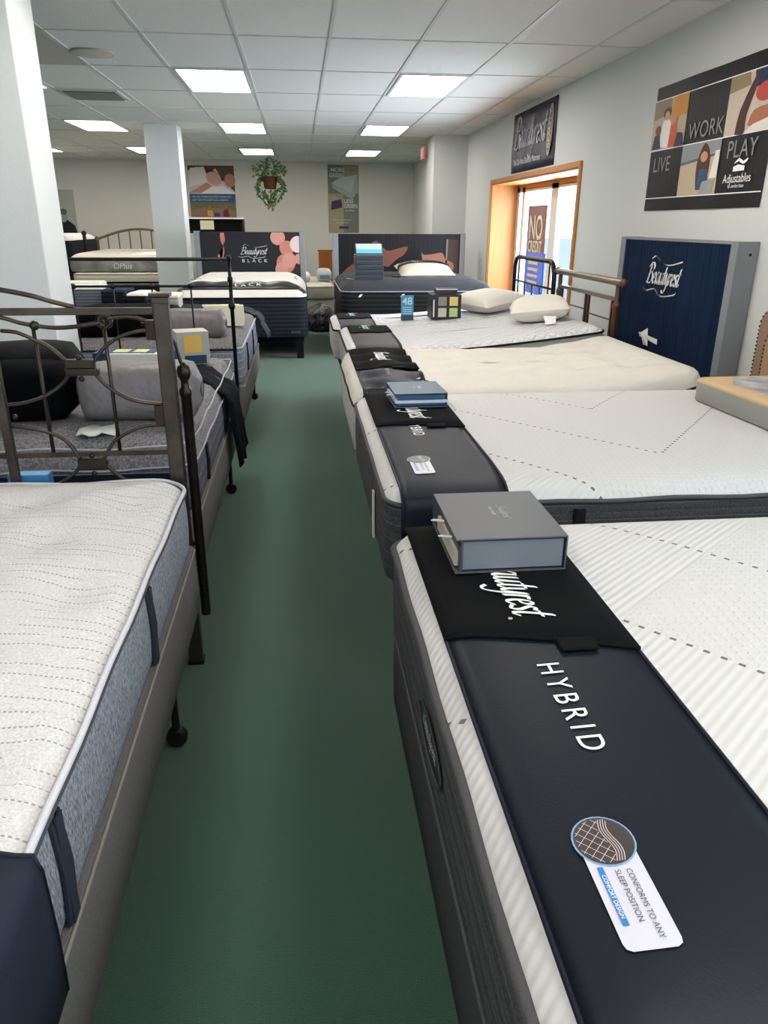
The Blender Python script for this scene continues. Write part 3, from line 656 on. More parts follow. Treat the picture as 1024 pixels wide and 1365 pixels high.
L3 = mattress('mattress', 'third left-hand mattress with pale blue striped sides beyond the black spindle frame', (-0.42, 5.18, 0.46), PI/2, 2.03, 1.37, 0.30, 0.05,
              TOP_GREY, SIDE_STR, TAPEW, crown=0.012, tuft=(0.3, 0.008), r=0.1, soft=0.03, handles=[(0.5, 0.02, 0.22, 'n'), (1.2, 0.02, 0.22, 'n')])
box_spring('box_spring', 'grey box spring under the third left-hand mattress', (-0.415, 5.18, 0.229), PI/2, 2.03, 1.38, 0.23, BOXG)
bed_frame('steel bed frame with caster under the third left-hand bed', (-0.42, 5.19, 0), PI/2, 2.0, 1.35, 0.228)
# L4 white and navy bed before the black logo headboard
L4 = mattress('mattress', 'white pillow-top mattress with navy quilted sides before the black logo headboard', (0.07, 8.85, 0.26), PI/2, 2.03, 1.50, 0.58, 0.13,
              TOP_L4, SIDE_NAVY, TAPEB, crown=0.05, tuft=(0.3, 0.02), r=0.13, soft=0.06, tape_r=0.008)
for pts in ([(0.75, 1.4), (0.8, 1.25), (0.66, 1.15), (0.62, 1.05), (0.5, 0.98)], [(1.5, 0.55), (1.4, 0.42), (1.3, 0.4), (1.1, 0.28), (0.95, 0.26)], [(1.1, 0.12), (0.9, 0.14), (0.7, 0.1)]):
    P_ = smooth_pts(pts, 5); MB().tube([(a, b, L4.z(a, b, 0.2)+0.003) for a, b in P_], 0.006, 5, flatten=0.4).build('vine_stitch', BLACK, L4.t)
P6 = thing('foot_protector', 'black satin band with small white letters across the white and navy bed', 'foot protector', (0.07, 8.85, 0.26), PI/2)
MB().grid([[(x, y, L4.z(x, y, max(min(x, y, 1.5-y), 0.02))+0.006) for x in (0.05, 0.1, 0.16, 0.2)] for y in [0.01+1.48*i/30 for i in range(31)]]).build('band', mat('satin_black', '#17171b', 0.35), P6, smooth=True, solid=0.005)
k = MB(); text(k, Frame((0.09, 1.0, 0), (0, -1, 0), (1, 0, 0), 0), 'B L A C K', 0.07, 0.1, 0, sx=1.3); k.v = [(x, y, L4.z(x, y, x)+0.011) for x, y, z in k.v]; k.build('lettering', WHITE, P6)
MB().box(-0.012, -0.006, 0.09, 0.2, 0.05, 0.08).build('tag', mat('tag_dark', '#3a3d44', 0.4), L4.t)
t = thing('bedstead', 'dark bed base with square legs under the white and navy bed', 'bed frame', (0.05, 8.95, 0), PI/2)
MB().box(0.02, 1.9, 0.03, 1.42, 0.19, 0.255).build('deck', BOXB, t)
for x in (0.06, 1.8):
    for y in (0.08, 1.36): MB().box(x-0.04, x+0.04, y-0.04, y+0.04, 0, 0.19).build('leg', BOXB, t)

# ------------------------------------------------------------------ boxes on the beds
def gift_box(name, label, x0, x1, y0, y1, z0, h, shell, drawer, inner, words, band=None, rz=0.0):
    cx, cy = (x0+x1)/2, (y0+y1)/2; a, b = (x1-x0)/2, (y1-y0)/2
    t = thing(name, label, 'box', (cx, cy, z0), rz); w_ = 0.004
    k = MB(); k.box(-a, a, -b, b, h-w_, h); k.box(-a, a, -b, b, 0, w_); k.box(a-w_, a, -b, b, w_, h-w_); k.box(-a, a, b-w_, b, w_, h-w_); k.box(-a+0.012, -a+0.016, -b, b, w_, h-w_)
    k.build('sleeve', shell, t, bevel=0.001)
    MB().box(-a+0.017, a-0.008, -b+0.005, b-0.008, 0.008, h-0.008).build('drawer', drawer, t, bevel=0.0015)
    MB().box(-a+0.004, -a+0.0125, -b+0.03, b-0.05, 0.008, h*0.5).build('tray', inner, t)
    for yy in (b-0.09, -b+0.12):
        MB().tube([(-a+0.012, yy-0.01, h*0.55), (-a-0.014, yy-0.006, h*0.58), (-a-0.016, yy+0.008, h*0.5), (-a+0.012, yy+0.01, h*0.45)], 0.006, 6, flatten=0.4).build('ribbon_pull', mat('ribbon_white', '#e9e9ea', 0.5), t)
    if band: MB().box(-a+0.002, a+0.0015, -b-0.0012, b, h*0.32, h*0.52).build('white_band', band, t)
    k = MB(); F_ = Frame((0, 0, h), (0, -1, 0), (1, 0, 0), 0.0008)
    words(k, F_); k.build('lettering', mat('foil_silver', '#c3c6c9', 0.3, 0.4), t)
    return t
zt1 = 0.40+R1.z(0.2, 1.2, 0.2)+0.016
def w1(k, F_): script_word(k, F_, 'Beautyrest', 0.0125, -0.01, 0.012, centre=True, nib=0.2); text(k, F_, 'S I L V E R', 0.013, -0.045, -0.012)
gift_box('sample_box', 'silver-grey presentation box on the nearest right-hand foot cloth', 0.338, 0.606, 1.54, 1.855, zt1, 0.088, mat('pewter_card', '#484b4e', 0.45, 0.2),
         mat('slate_card', '#6c7178', 0.5, bump=(200, 0.0006)), mat('tray_cream', '#b9b5a2', 0.6), w1, rz=math.radians(0))
zt2 = 0.42+R2.z(0.2, 1.2, 0.2)+0.016
def w2(k, F_): script_word(k, F_, 'Beautyrest', 0.008, 0.0, 0.01, centre=True, nib=0.2); text(k, F_, 'HYBRID', 0.009, -0.02, -0.012)
gift_box('sample_box', 'small steel-blue box with a white band on the second right-hand mattress', 0.385, 0.618, 3.14, 3.40, zt2, 0.062, mat('steel_blue', '#3d566e', 0.45), mat('steel_blue_in', '#35516c', 0.5),
         mat('tray_blue', '#2c4057', 0.5), w2, band=mat('band_white', '#b9c2cc', 0.5), rz=math.radians(2))
# foam sample slab on R2
t = thing('foam_sample', 'thick mattress cut-away sample with beige piped lid, right edge on the chevron mattress', 'mattress sample', (1.83, 2.56, 0.42+R2.z(1.7, 0.8, 0.3)+0.004), math.radians(2))
k = MB(); loft(k, [[(x, y, z) for x, y in rr(i, 0.56-i, i, 0.7-i, 0.05)] for i, z in ((0.006, 0), (0, 0.008), (0, 0.085))], cap0=True, cap1=True); k.build('foam_body', mat('foam_grey', '#9a9a92', 0.7), t, smooth=True, angle=40)
k = MB(); loft(k, [[(x, y, z) for x, y in rr(i, 0.56-i, i, 0.7-i, 0.05)] for i, z in ((0.0, 0.085), (-0.002, 0.092), (0.006, 0.1), (0.03, 0.104))], cap1=True); k.build('lid', mat('lid_tan', '#c8ab84', 0.6), t, smooth=True)
P_ = [(0.05, 0.06), (0.5, 0.05), (0.52, 0.4), (0.5, 0.65), (0.16, 0.64), (0.07, 0.5), (0.10, 0.3)]
MB().add([(a, b, 0.1052) for a, b in P_], [tuple(range(7))]).build('printed_cloud', mat('cloud_print', '#c4c0bd', 0.5, var=(11, 1.2), hex2='#6d6c78'), t)

def pillow(name, label, loc, w_, d_, h_, m, rz=0.0, rx=0.0, ry=0.0, cat='pillow', n=18, sag=0.0, tagside=None, group=None, wr=0.0):
    t = thing(name, label, cat, loc, 0, group); t.rotation_euler = (rx, ry, rz)
    k = MB()
    for s_ in (1, -1):
        P = []
        for i in range(n+1):
            row = []
            for j in range(n+1):
                u = -1+2*i/n; v = -1+2*j/n
                f = max(0.0, (1-abs(u)**2.6)*(1-abs(v)**2.6))**0.42
                x = w_/2*u*(1-0.09*(1-v*v)**1*abs(u)**2*0-0.06*abs(u)*(1-v*v)*0.6); y = d_/2*v*(1-0.07*(1-u*u)*abs(v))
                z = h_/2 + s_*h_/2*f + wr*math.sin(7*u+3*v)*f
                if s_ < 0: z = max(z, 0.0)
                row.append((x, y, z))
            P.append(row if s_ > 0 else row[::-1])
        k.grid(P)
    b = k.build('cover', m, t, smooth=True); return t
bz4 = 0.48 + R4.z(1.52, 0.55, 0.2)
t = pillow('pillow', 'plump white pillow with a white tag at the head of the nearer quilted mattress', (1.80, 5.62, bz4-0.005), 0.44, 0.42, 0.19, PLWHITE, rz=math.radians(-14), ry=math.radians(-6))
MB().add([(0.02, -0.22, 0.06), (0.11, -0.22, 0.05), (0.10, -0.30, 0.008), (0.03, -0.30, 0.008)], [(0, 1, 2, 3)]).build('tag', mat('tag_white', '#f0efec', 0.6), t, solid=0.002)
bz5 = 0.46 + R5.z(1.45, 0.5, 0.2)
pillow('pillow', 'white pillow lit by the window behind the plump one, on the farther quilted mattress', (1.62, 6.52, bz5-0.004), 0.46, 0.60, 0.17, PLWHITE, rz=math.radians(24), ry=math.radians(-7))
# 48 card
t = thing('card_stand', 'small upright blue card reading 48 on the farther quilted mattress', 'sign', (0.84, 6.40, 0.46+R5.z(0.66, 0.3, 0.2)), 0)
MB().box(0, 0.105, 0, 0.02, 0, 0.045).build('stand', mat('card_navy', '#27405a', 0.4), t); MB().box(0.0, 0.105, 0.006, 0.014, 0.03, 0.205).build('card', mat('card_blue', '#4a90b8', 0.4), t)
k = MB(); F_ = Frame((0, 0.006, 0), (1, 0, 0), (0, 0, 1), 0.001); text(k, F_, '48', 0.085, 0.052, 0.13, 'CENTER', bold=0.001)
for i in range(4): k.add([F_.p(a, b) for a, b in [(0.015, 0.105-0.017*i), (0.09, 0.105-0.017*i), (0.09, 0.11-0.017*i), (0.015, 0.11-0.017*i)]], [(0, 1, 2, 3)])
k.build('lettering', mat('pale_blue', '#c5e4f0', 0.5), t)
# black display box with four swatches
t = thing('display_box', 'black sample display with four coloured squares and white lettering on its side', 'display box', (1.08, 6.28, 0.46+R5.z(0.9, 0.4, 0.2)+0.004), 0)
MB().box(0, 0.25, 0, 0.22, 0, 0.20).build('case', mat('case_black', '#17181c', 0.4), t, bevel=0.004)
MB().box(0.04, 0.22, 0.03, 0.15, 0.20, 0.245).build('lid', mat('case_black2', '#22242a', 0.35), t, bevel=0.003)
MB().box(0.04, 0.22, 0.0285, 0.03, 0.236, 0.243).build('lid_stripe', WHITE, t)
MB().box(0.012, 0.022, -0.004, 0.0, 0.02, 0.16).build('edge_strip', CARD, t)
for i, c in enumerate(('#8f8f86', '#e0c97a', '#c9c6bb', '#b8cf8c')):
    x = 0.055+0.095*(i % 2); z = 0.11 if i < 2 else 0.02; MB().box(x, x+0.07, -0.003, 0.0, z, z+0.072).build('swatch', flat('sw%d' % i, c), t)
k = MB(); text(k, Frame((0.25, 0.2, 0.0), (0, 0, 1), (0, -1, 0), 0.001), 'TRIPLE', 0.06, 0.02, 0.05); 
k = MB(); text(k, Frame((0.25, 0.0, 0.0), (0, 1, 0), (0, 0, 1), 0.001), 'Triple', 0.07, 0.02, 0.12, shear=0.3); k.build('lettering', WHITE, t)
# stack of dark sample boxes on R6
bz = 0.50 + R6.z(0.5, 1.45, 0.2)
SX = 0.66
for i in range(5):
    lb = ['lowest dark sample box of the stack on the charcoal plush bed', 'second dark sample box from the bottom of the stack', 'middle dark sample box of the stack on the charcoal bed',
          'fourth dark sample box, just under the topmost', 'topmost sample box of the stack, its lid raised with a teal and white picture'][i]
    t = thing('sample_box', lb, 'box', (SX, 9.22, bz + i*0.056), 0, 'stacked sample boxes on the charcoal bed')
    MB().box(0, 0.33, 0, 0.36, 0, 0.054).build('case', mat('stack_navy', '#2a3039', 0.35), t, bevel=0.004)
    MB().box(0.002, 0.328, -0.001, 0.0, 0.04, 0.044).build('lid_line', mat('stack_line', '#4d5562', 0.4), t)
    if i == 4:
        TL = Matrix.Translation((0, 0.05, 0.056)) @ Matrix.Rotation(math.radians(42), 4, 'X'); MB().box(0, 0.33, 0, 0.17, 0, 0.012).xf(TL).build('open_lid', mat('stack_navy', '#2a3039', 0.35), t, bevel=0.003); MB().box(0.012, 0.318, 0.008, 0.162, 0.012, 0.015).xf(TL).build('lid_picture', mat('lid_pale', '#b9c9c4', 0.4), t); MB().box(0.012, 0.318, 0.008, 0.07, 0.0145, 0.017).xf(TL).build('lid_teal', mat('lid_teal', '#5fb4c4', 0.4), t)
t = pillow('pillow', 'long cream contour pillow with black lettered band on the charcoal plush bed', (1.58, 9.85, 0.50+R6.z(1.0, 0.9, 0.3)-0.02), 0.72, 0.42, 0.17, mat('pillow_cream', '#c4baa8', 0.85, bump=(30, 0.003)), rz=math.radians(6), rx=math.radians(14))
pts = [(-0.36, -0.06, 0.09), (-0.33, 0.02, 0.135), (-0.2, 0.06, 0.165), (0, 0.07, 0.176), (0.2, 0.06, 0.165), (0.33, 0.03, 0.13)]
MB().grid([[(a, b-0.03, c+0.006), (a, b, c+0.009), (a, b+0.04, c+0.007)] for a, b, c in smooth_pts(pts, 4)]).build('band', mat('band_black', '#151417', 0.5), t, smooth=True, solid=0.004)
k = MB(); text(k, Frame((-0.16, 0.055, 0.184), (1, 0, 0), (0, 1, 0), 0.001), 'BLACK', 0.04, 0, -0.01, sp=1.3, sx=1.2); k.build('lettering', WHITE, t)
t = thing('remote', 'small black remote on the charcoal plush bed', 'remote', (1.12, 9.5, 0.50+R6.z(0.5, 0.9, 0.2)+0.002), 0)
k = MB(); loft(k, [[(x, y, z) for x, y in rr(i, 0.12-i, i, 0.06-i, 0.028, 4, 4)] for i, z in ((0.004, 0), (0, 0.006), (0, 0.014), (0.006, 0.02))], cap0=True, cap1=True); k.build('body', RUBBER, t, smooth=True, angle=40)
MB().lathe([(0.014, 0.02), (0.012, 0.024)], (0.05, 0.03, 0), 12).build('button', mat('button_grey', '#7c7c80', 0.5), t)

# ------------------------------------------------------------------ headboards at the back
def flat_headboard(name, label, x0, x1, y, h, side_w, face_mat, depth=0.1, z0=0.0):
    t = thing(name, label, 'headboard', ((x0+x1)/2, y, z0)); a = (x1-x0)/2
    for s_, nm in ((-1, 'side_panel'), (1, 'side_panel')):
        xa, xb = (-a, -a+side_w) if s_ < 0 else (a-side_w, a); MB().box(xa, xb, -0.012, depth, 0, h).build(nm, GREYHB, t, bevel=0.003)
    f = MB().box(-a+side_w, a-side_w, 0, depth-0.02, 0, h-0.01).build('face_panel', face_mat, t)
    return t, a
CURT = m_lines('curtain_print', '#1d1b1e', '#100f11', 0, 0.17, 0.05, 0.15, 0.012, 0.5, 40, wob=0.05)
t, a = flat_headboard('headboard', 'wide headboard printed with a resting person against dark curtains', 0.47, 2.36, 11.05, 1.38, 0.075, mat('curtain_dark', '#211e21', 0.5, var=(5, 0.8), stretch=(8, 1, 0.2), hex2='#0d0c0e'))
F_ = Frame((-a+0.08, 0.0, 0.0), (1, 0, 0), (0, 0, 1), 0.003)
SKIN = flat('skin_mid', '#7a4c3c'); SKINL = flat('skin_light', '#9c6c58')
ppl = thing
poly(F_, smooth_pts([(0.0, 0.80), (0.1, 0.9), (0.24, 1.0), (0.33, 1.06), (0.3, 0.96), (0.2, 0.87), (0.05, 0.78)], 3)).build('printed_arm', SKIN, t)
poly(F_, smooth_pts([(0.42, 1.12), (0.47, 1.25), (0.55, 1.27), (0.68, 1.15), (0.85, 1.18), (0.98, 1.2), (0.93, 1.1), (0.78, 0.99), (0.68, 0.93), (0.5, 1.03)], 3)).build('printed_shoulder', SKIN, t)
poly(F_, smooth_pts([(1.17, 1.19), (1.2, 1.1), (1.33, 1.1), (1.48, 1.12), (1.53, 1.03), (1.64, 0.98), (1.64, 0.88), (1.5, 0.9), (1.3, 0.9), (1.2, 1.0)], 3)).build('printed_hand', SKINL, t)
poly(F_, smooth_pts([(0.7, 0.92), (0.85, 1.05), (0.98, 1.1), (1.02, 1.19), (1.12, 1.18), (1.18, 1.0), (1.25, 0.88), (1.1, 0.84), (0.8, 0.84)], 3), 1.4).build('printed_hair', flat('hair_dark', '#151213'), t)
poly(F_, [(1.53, 0.9), (1.54, 1.3), (1.56, 1.3), (1.55, 0.9)]).build('printed_fold', flat('fold_grey', '#8a8078'), t)
poly(F_, [(1.55, 0.85), (1.56, 1.3), (1.71, 1.3), (1.71, 0.85)], 0.8).build('printed_drape', flat('fold_brown', '#4a3a33'), t)
# L4 headboard
t, a = flat_headboard('headboard', 'black headboard with pink circles and a white script logo reading BLACK', -1.43, 0.08, 11.0, 1.40, 0.075, mat('slate_print', '#26272c', 0.6))
F_ = Frame((-a+0.075, 0.0, 0.0), (1, 0, 0), (0, 0, 1), 0.002)
SKP = flat('pink', '#d59a8c'); SKP2 = flat('pink2', '#c98576'); SKW = flat('pinkpale', '#e8cfd0')
def clipell(cx, cy, r): return [(min(x, 1.355), min(y, 1.385)) for x, y in ell(cx, cy, r, r, n=26)]
poly(F_, [(1.15, 1.1), (1.15, 1.38), (1.355, 1.38), (1.355, 0.85), (1.2, 0.85)], 0.6).build('printed_shadow', flat('brown_dark', '#3b2b2a'), t)
poly(F_, clipell(1.06, 1.32, 0.1), 1).build('printed_circle', SKP, t); poly(F_, clipell(1.18, 1.18, 0.1), 1.3).build('printed_circle', SKP2, t)
poly(F_, clipell(1.335, 1.23, 0.11), 1.6).build('printed_circle', SKW, t); poly(F_, clipell(1.16, 0.98, 0.13), 1.9).build('printed_circle', SKP2, t)
poly(F_, clipell(1.21, 1.02, 0.1), 2.2).build('printed_circle', SKP, t); poly(F_, clipell(1.35, 1.04, 0.07), 2.5).build('printed_circle', SKP, t)
poly(F_, clipell(1.1, 0.9, 0.09), 2.6).build('printed_circle', SKP, t)
poly(F_, smooth_pts([(0.28, 1.38), (0.28, 1.28), (0.32, 1.18), (0.31, 1.08), (0.27, 1.0), (0.23, 1.08), (0.25, 1.1), (0.27, 1.04), (0.3, 1.1), (0.31, 1.2), (0.34, 1.28), (0.33, 1.38)], 3)).build('printed_figure', SKP2, t)
k = MB(); script_word(k, F_, 'Beautyrest', 0.052, 0.72, 1.10, swoosh=True, centre=True, nib=0.22); text(k, F_, 'BLACK', 0.06, 0.73, 0.995, 'CENTER', sp=1.9, sx=1.2); k.build('lettering', WHITE, t)
# grey panel seen left of it
t = thing('headboard', 'plain pale grey headboard panel left of the black logo headboard', 'headboard', (-1.72, 12.4, 0)); MB().box(0, 0.16, 0, 0.08, 0, 1.35).build('panel', mat('grey_pale', '#a9adae', 0.5), t, bevel=0.003); MB().box(-0.12, -0.02, 0, 0.08, 0, 1.2).build('side_panel', GREYHB, t, bevel=0.003)

# ------------------------------------------------------------------ headboards on the right wall
def tube_headboard_r4():
    t = thing('headboard', 'brown metal headboard with round top rail and ladder bars by the navy panel', 'headboard', (2.125, 4.93, 0))
    Wd = 1.28; zt = 1.155
    for y in (0.05, Wd-0.05):
        MB().lathe([(0.022, 0), (0.022, 0.98), (0.028, 0.99), (0.028, 1.01), (0.017, 1.03), (0.017, zt)], (0, y, 0), 14).build('post', BROWNM, t, smooth=True, angle=40)
    k = MB(); k.tube([(0, -0.03, zt), (0, Wd+0.03, zt)], 0.024, 14); k.build('top_rail', mat('brown_satin', '#76685c', 0.3, 0.6), t, smooth=True, angle=40)
    for y in (-0.03, Wd+0.03): MB().ball((0, y, zt), 0.03).build('end_cap', BROWNM, t, smooth=True)
    k = MB(); k.box(-0.012, 0.012, 0.05, Wd-0.05, 1.03, 1.055); k.box(-0.01, 0.01, 0.05, Wd-0.05, 0.62, 0.64); k.build('cross_rail', mat('brown_satin', '#76685c', 0.3, 0.6), t)
    for y in (0.12, 0.56, 0.62, Wd-0.12): MB().box(-0.009, 0.009, y-0.009, y+0.009, 0.64, 1.035).build('upright', BROWNM, t)
    k = MB()
    for z in (0.78, 0.9): k.tube([(0, 0.12, z), (0, 0.56, z)], 0.006, 8); k.tube([(0, 0.62, z+0.02), (0, Wd-0.12, z+0.02)], 0.006, 8)
    k.build('ladder_bar', BROWNM, t)
tube_headboard_r4()
t = thing('headboard', 'black metal headboard with rounded corners in front of the window', 'headboard', (2.11, 6.28, 0))
Wd = 1.2; k = MB(); pts = [(0, 0, 0.0), (0, 0, 1.08)] + [(0, 0.12-0.12*math.cos(a), 1.1+0.12*math.sin(a)) for a in [PI/2*i/6 for i in range(1, 7)]] + [(0, Wd-0.12+0.12*math.sin(a), 1.1+0.12*math.cos(a)) for a in [PI/2*i/6 for i in range(0, 7)]] + [(0, Wd, 0)]
k.tube(pts, 0.02, 12); k.build('hoop', BLKIRON, t, smooth=True)
k = MB(); k.tube([(0, 0, 1.0), (0, Wd, 1.0)], 0.01, 8); k.tube([(0, 0, 0.62), (0, Wd, 0.62)], 0.01, 8); k.build('cross_rail', BLKIRON, t, smooth=True)
for i in range(5):
    y = 0.14+0.23*i; MB().tube([(0, y, 0.62), (0, y, 1.0 if i in (1, 2, 3) else 1.2)], 0.007, 8).build('spindle', BLKIRON, t, smooth=True)
# navy fabric panel
NAVYHB = mat('navy_fabric', '#11253f', 0.85, bump=(14, 0.03), var=(7, 0.8), stretch=(1, 2.4, 0.1), hex2='#081a33', spec=0.1)
t = thing('headboard', 'wide navy fabric headboard with white script logo and grey sides against the right wall', 'headboard', (2.42, 4.18, 0))
MB().box(0.0, 0.12, 0.0, 1.45, 0.0, 1.415).build('fabric_face', NAVYHB, t, bevel=0.004)
SG_ = mat('side_grey', '#85878a', 0.5)
k = MB(); k.add([(-0.004, 0.0, 0), (0.02, -0.03, 0), (0.145, -0.03, 0), (0.145, 0.0, 0), (-0.004, 0.0, 1.43), (0.02, -0.03, 1.43), (0.145, -0.03, 1.43), (0.145, 0.0, 1.43)], [(0, 3, 2, 1), (4, 5, 6, 7), (0, 1, 5, 4), (1, 2, 6, 5), (2, 3, 7, 6), (3, 0, 4, 7)]); k.build('side_panel', SG_, t)
MB().box(-0.004, 0.145, 1.45, 1.53, 0.0, 1.43).build('side_panel', SG_, t, bevel=0.002)
MB().box(-0.002, 0.145, 0.0, 1.45, 1.415, 1.428).build('top_trim', SG_, t)
MB().lathe([(0.008, -0.002), (0.008, 0.0)], (0.10, -0.03, 1.36), 10, axis='y').build('screw_hole', BLACK, t)
k = MB(); script_word(k, Frame((0.0, 0.78, 0), (0, -1, 0), (0, 0, 1), 0.004), 'Beautyrest', 0.072, 0.0, 1.14, swoosh=True, centre=True, nib=0.3, sx=0.95); k.build('lettering', WHITE, t)
k = MB(); k.add([(-0.008, 0.86, 0.72), (-0.008, 0.93, 0.72), (-0.03, 0.95, 0.80), (-0.008, 0.89, 0.84)], [(0, 1, 2, 3)]); k.add([(-0.01, 0.72, 0.75), (-0.01, 1.0, 0.77), (-0.02, 1.0, 0.80), (-0.012, 0.72, 0.785)], [(0, 1, 2, 3)]); k.build('paper_tag', mat('tag_white', '#f0efec', 0.6), t, solid=0.002)
# beige upholstered headboard
t = thing('headboard', 'beige upholstered headboard edged with nailheads at the right edge of the view', 'headboard', (2.44, 2.2, 0.0))
def hb_outline(ins): 
    w0, w1, h = 0.0+ins, 1.62-ins, 1.16-ins; P = [(w0, 0.02), (w1, 0.02)]
    P += [(w1, h-0.14)] + [(w1-0.09+0.09*math.cos(a), h-0.14+0.09*math.sin(a)) for a in [PI/2*i/5 for i in range(1, 6)]]
    P += [(w0+0.09-0.09*math.sin(a), h-0.14+0.09*math.cos(a)) for a in [PI/2*i/5 for i in range(0, 6)]]
    return P
def yz_prism(pts, x0, x1):
    k = MB(); k.prism([(a, b) for a, b in pts], x0, x1); k.v = [(c, a, b) for a, b, c in k.v]; k.f = [f[::-1] for f in k.f]; return k
yz_prism(hb_outline(0), 0.0, 0.09).build('padded_border', mat('beige_linen', '#8d7460', 0.85, bump=(300, 0.001)), t, bevel=0.012)
yz_prism(hb_outline(0.10), -0.012, 0.04).build('inner_panel', mat('beige_linen_inner', '#a28468', 0.85, bump=(300, 0.001)), t, bevel=0.008)
k = MB()
for ins in (0.008, 0.098):
    P_ = hb_outline(ins)
    for (a, b) in zip(P_, P_[1:]+P_[:1]):
        d = math.dist(a, b); n_ = max(1, int(d/0.02))
        for i in range(n_): k.lathe([(0.006, 0.0), (0.004, -0.004), (0.0005, -0.005)], (-0.001 if ins < 0.05 else -0.012, a[0]+(b[0]-a[0])*i/n_, a[1]+(b[1]-a[1])*i/n_), 5, axis='x')
tag(k.build('nailhead_trim', mat('nail_dark', '#3b2a20', 0.4, 0.6), t), kind='stuff')

# ------------------------------------------------------------------ banners and posters
t = thing('banner', 'large black wall banner with photo squares and the words LIVE WORK PLAY', 'banner', (RW-0.006, 4.22, 1.61))
Lb, Hb = 1.49, 0.80
F_ = Frame((0, Lb, 0), (0, -1, 0), (0, 0, 1), 0.0015)
k = MB(); k.grid([[(0.003*math.sin(y*9+z*3), y, z) for z in [Hb*i/6 for i in range(7)]] for y in [Lb*i/24 for i in range(25)]]); k.build('backing', mat('vinyl_black', '#131416', 0.5, spec=0.2), t, solid=0.002)
F_.o.x -= 0.004
c3 = Lb/3; z1_, z2_, z3_ = 0.085, 0.395, 0.71
def rect(a, b, c, d, kk, nm, m): return poly(F_, [(a, c), (b, c), (b, d), (a, d)], kk).build(nm, m, t)
rect(0, Lb, z1_-0.006, z1_, 1, 'white_line', WHITE); rect(0, Lb, z3_, z3_+0.006, 1, 'white_line', WHITE); rect(0, Lb, z2_-0.003, z2_+0.003, 1, 'white_line', WHITE)
# photos: 0/top, 2/top, 1/bottom
def photo(a, b, c, d, base, shapes):
    p = rect(a, b, c, d, 1.4, 'photo', flat('ph'+base[1:], base))
    for i, (pts, colr) in enumerate(shapes):
        q = [(a+(b-a)*x, c+(d-c)*y) for x, y in pts]
        if 5 <= len(q) < 20: q = smooth_pts(q+[q[0]], 3)[:-1]
        o = poly(F_, q, 1.8+0.35*i).build('photo_shape', flat('ps'+colr[1:], colr), p)
photo(0.003, c3-0.003, z2_+0.003, z3_, '#b9a58e', [([(0.0, 0.62), (0.55, 0.7), (0.5, 1), (0, 1)], '#8e7c66'), ([(0.55, 0.6), (1, 0.6), (1, 1), (0.6, 1)], '#c98a3e'), (ell(0.42, 0.72, 0.12, 0.11), '#5a3b28'),
    ([(0.28, 0.05), (0.3, 0.5), (0.42, 0.6), (0.56, 0.5), (0.6, 0.05)], '#e9e2dc'), (ell(0.43, 0.66, 0.07, 0.09), '#d0977a'), ([(0.05, 0.02), (0.1, 0.3), (0.25, 0.32), (0.33, 0.02)], '#3a3650'), (ell(0.2, 0.4, 0.09, 0.1), '#7a4a30'),
    ([(0.55, 0.02), (0.58, 0.45), (0.72, 0.5), (0.8, 0.02)], '#cc5a3e'), (ell(0.66, 0.56, 0.08, 0.1), '#c78a68'), ([(0.74, 0.0), (0.8, 0.28), (0.95, 0.25), (1, 0)], '#2e3046')])
photo(2*c3+0.003, Lb-0.001, z2_+0.003, z3_, '#c3b7a6', [([(0, 0.72), (0.45, 0.78), (0.4, 1), (0, 1)], '#8f8062'), ([(0.55, 0.72), (1, 0.75), (1, 1), (0.5, 1)], '#26334f'), ([(0.25, 0), (0.3, 0.4), (0.55, 0.95), (0.62, 0.9), (0.45, 0.3), (0.45, 0)], '#4a2e2a'),
    (ell(0.78, 0.62, 0.2, 0.16), '#b5483f'), ([(0.5, 0.12), (0.6, 0.35), (0.95, 0.38), (1, 0.2), (0.6, 0.1)], '#a96a50'), ([(0.45, 0), (0.62, 0.12), (1, 0.2), (1, 0)], '#dcd6cf')])
photo(c3+0.003, 2*c3-0.003, z1_, z2_-0.003, '#bfae93', [([(0, 0.66), (1, 0.8), (1, 1), (0, 1)], '#8c9093'), ([(0, 0.6), (1, 0.72), (1, 0.78), (0, 0.66)], '#5e6a73'), ([(0.5, 0.1), (0.45, 0.6), (0.6, 0.98), (0.78, 0.7), (0.72, 0.15)], '#4d2f22'),
    (ell(0.62, 0.72, 0.09, 0.1), '#c59070'), ([(0.5, 0.12), (0.55, 0.5), (0.75, 0.48), (0.82, 0.1)], '#38506e'), ([(0.6, 0.02), (0.66, 0.25), (0.95, 0.28), (0.92, 0.02)], '#9b9c9c'), ([(0.82, 0.3), (0.9, 0.8), (1, 0.8), (1, 0.3)], '#e3dccd')])
k = MB(); GT = mat('letter_grey', '#8b8b89', 0.6)
text(k, F_, 'WORK', 0.135, c3+0.05, z2_+0.03, sp=1.05); text(k, F_, 'LIVE', 0.135, 0.08, 0.255, sp=1.05); text(k, F_, 'PLAY', 0.135, 2*c3+0.07, 0.275, sp=1.05); k.build('lettering', GT, t)
k = MB(); text(k, F_, 'Adjustables', 0.068, 2*c3+0.075, 0.14, sx=0.95); text(k, F_, 'by comfort base', 0.026, 2*c3+0.14, 0.112)
k.add([F_.p(a, b) for a, b in smooth_pts([(2*c3+0.17, 0.24), (2*c3+0.22, 0.27), (2*c3+0.27, 0.25), (2*c3+0.31, 0.265), (2*c3+0.31, 0.25), (2*c3+0.27, 0.235), (2*c3+0.22, 0.253)], 2)], [tuple(range(13))])
k.add([F_.p(a, b) for a, b in smooth_pts([(2*c3+0.17, 0.2), (2*c3+0.17, 0.225), (2*c3+0.22, 0.235), (2*c3+0.29, 0.225), (2*c3+0.29, 0.2)], 1)], [tuple(range(5))]); k.build('logo', WHITE, t)
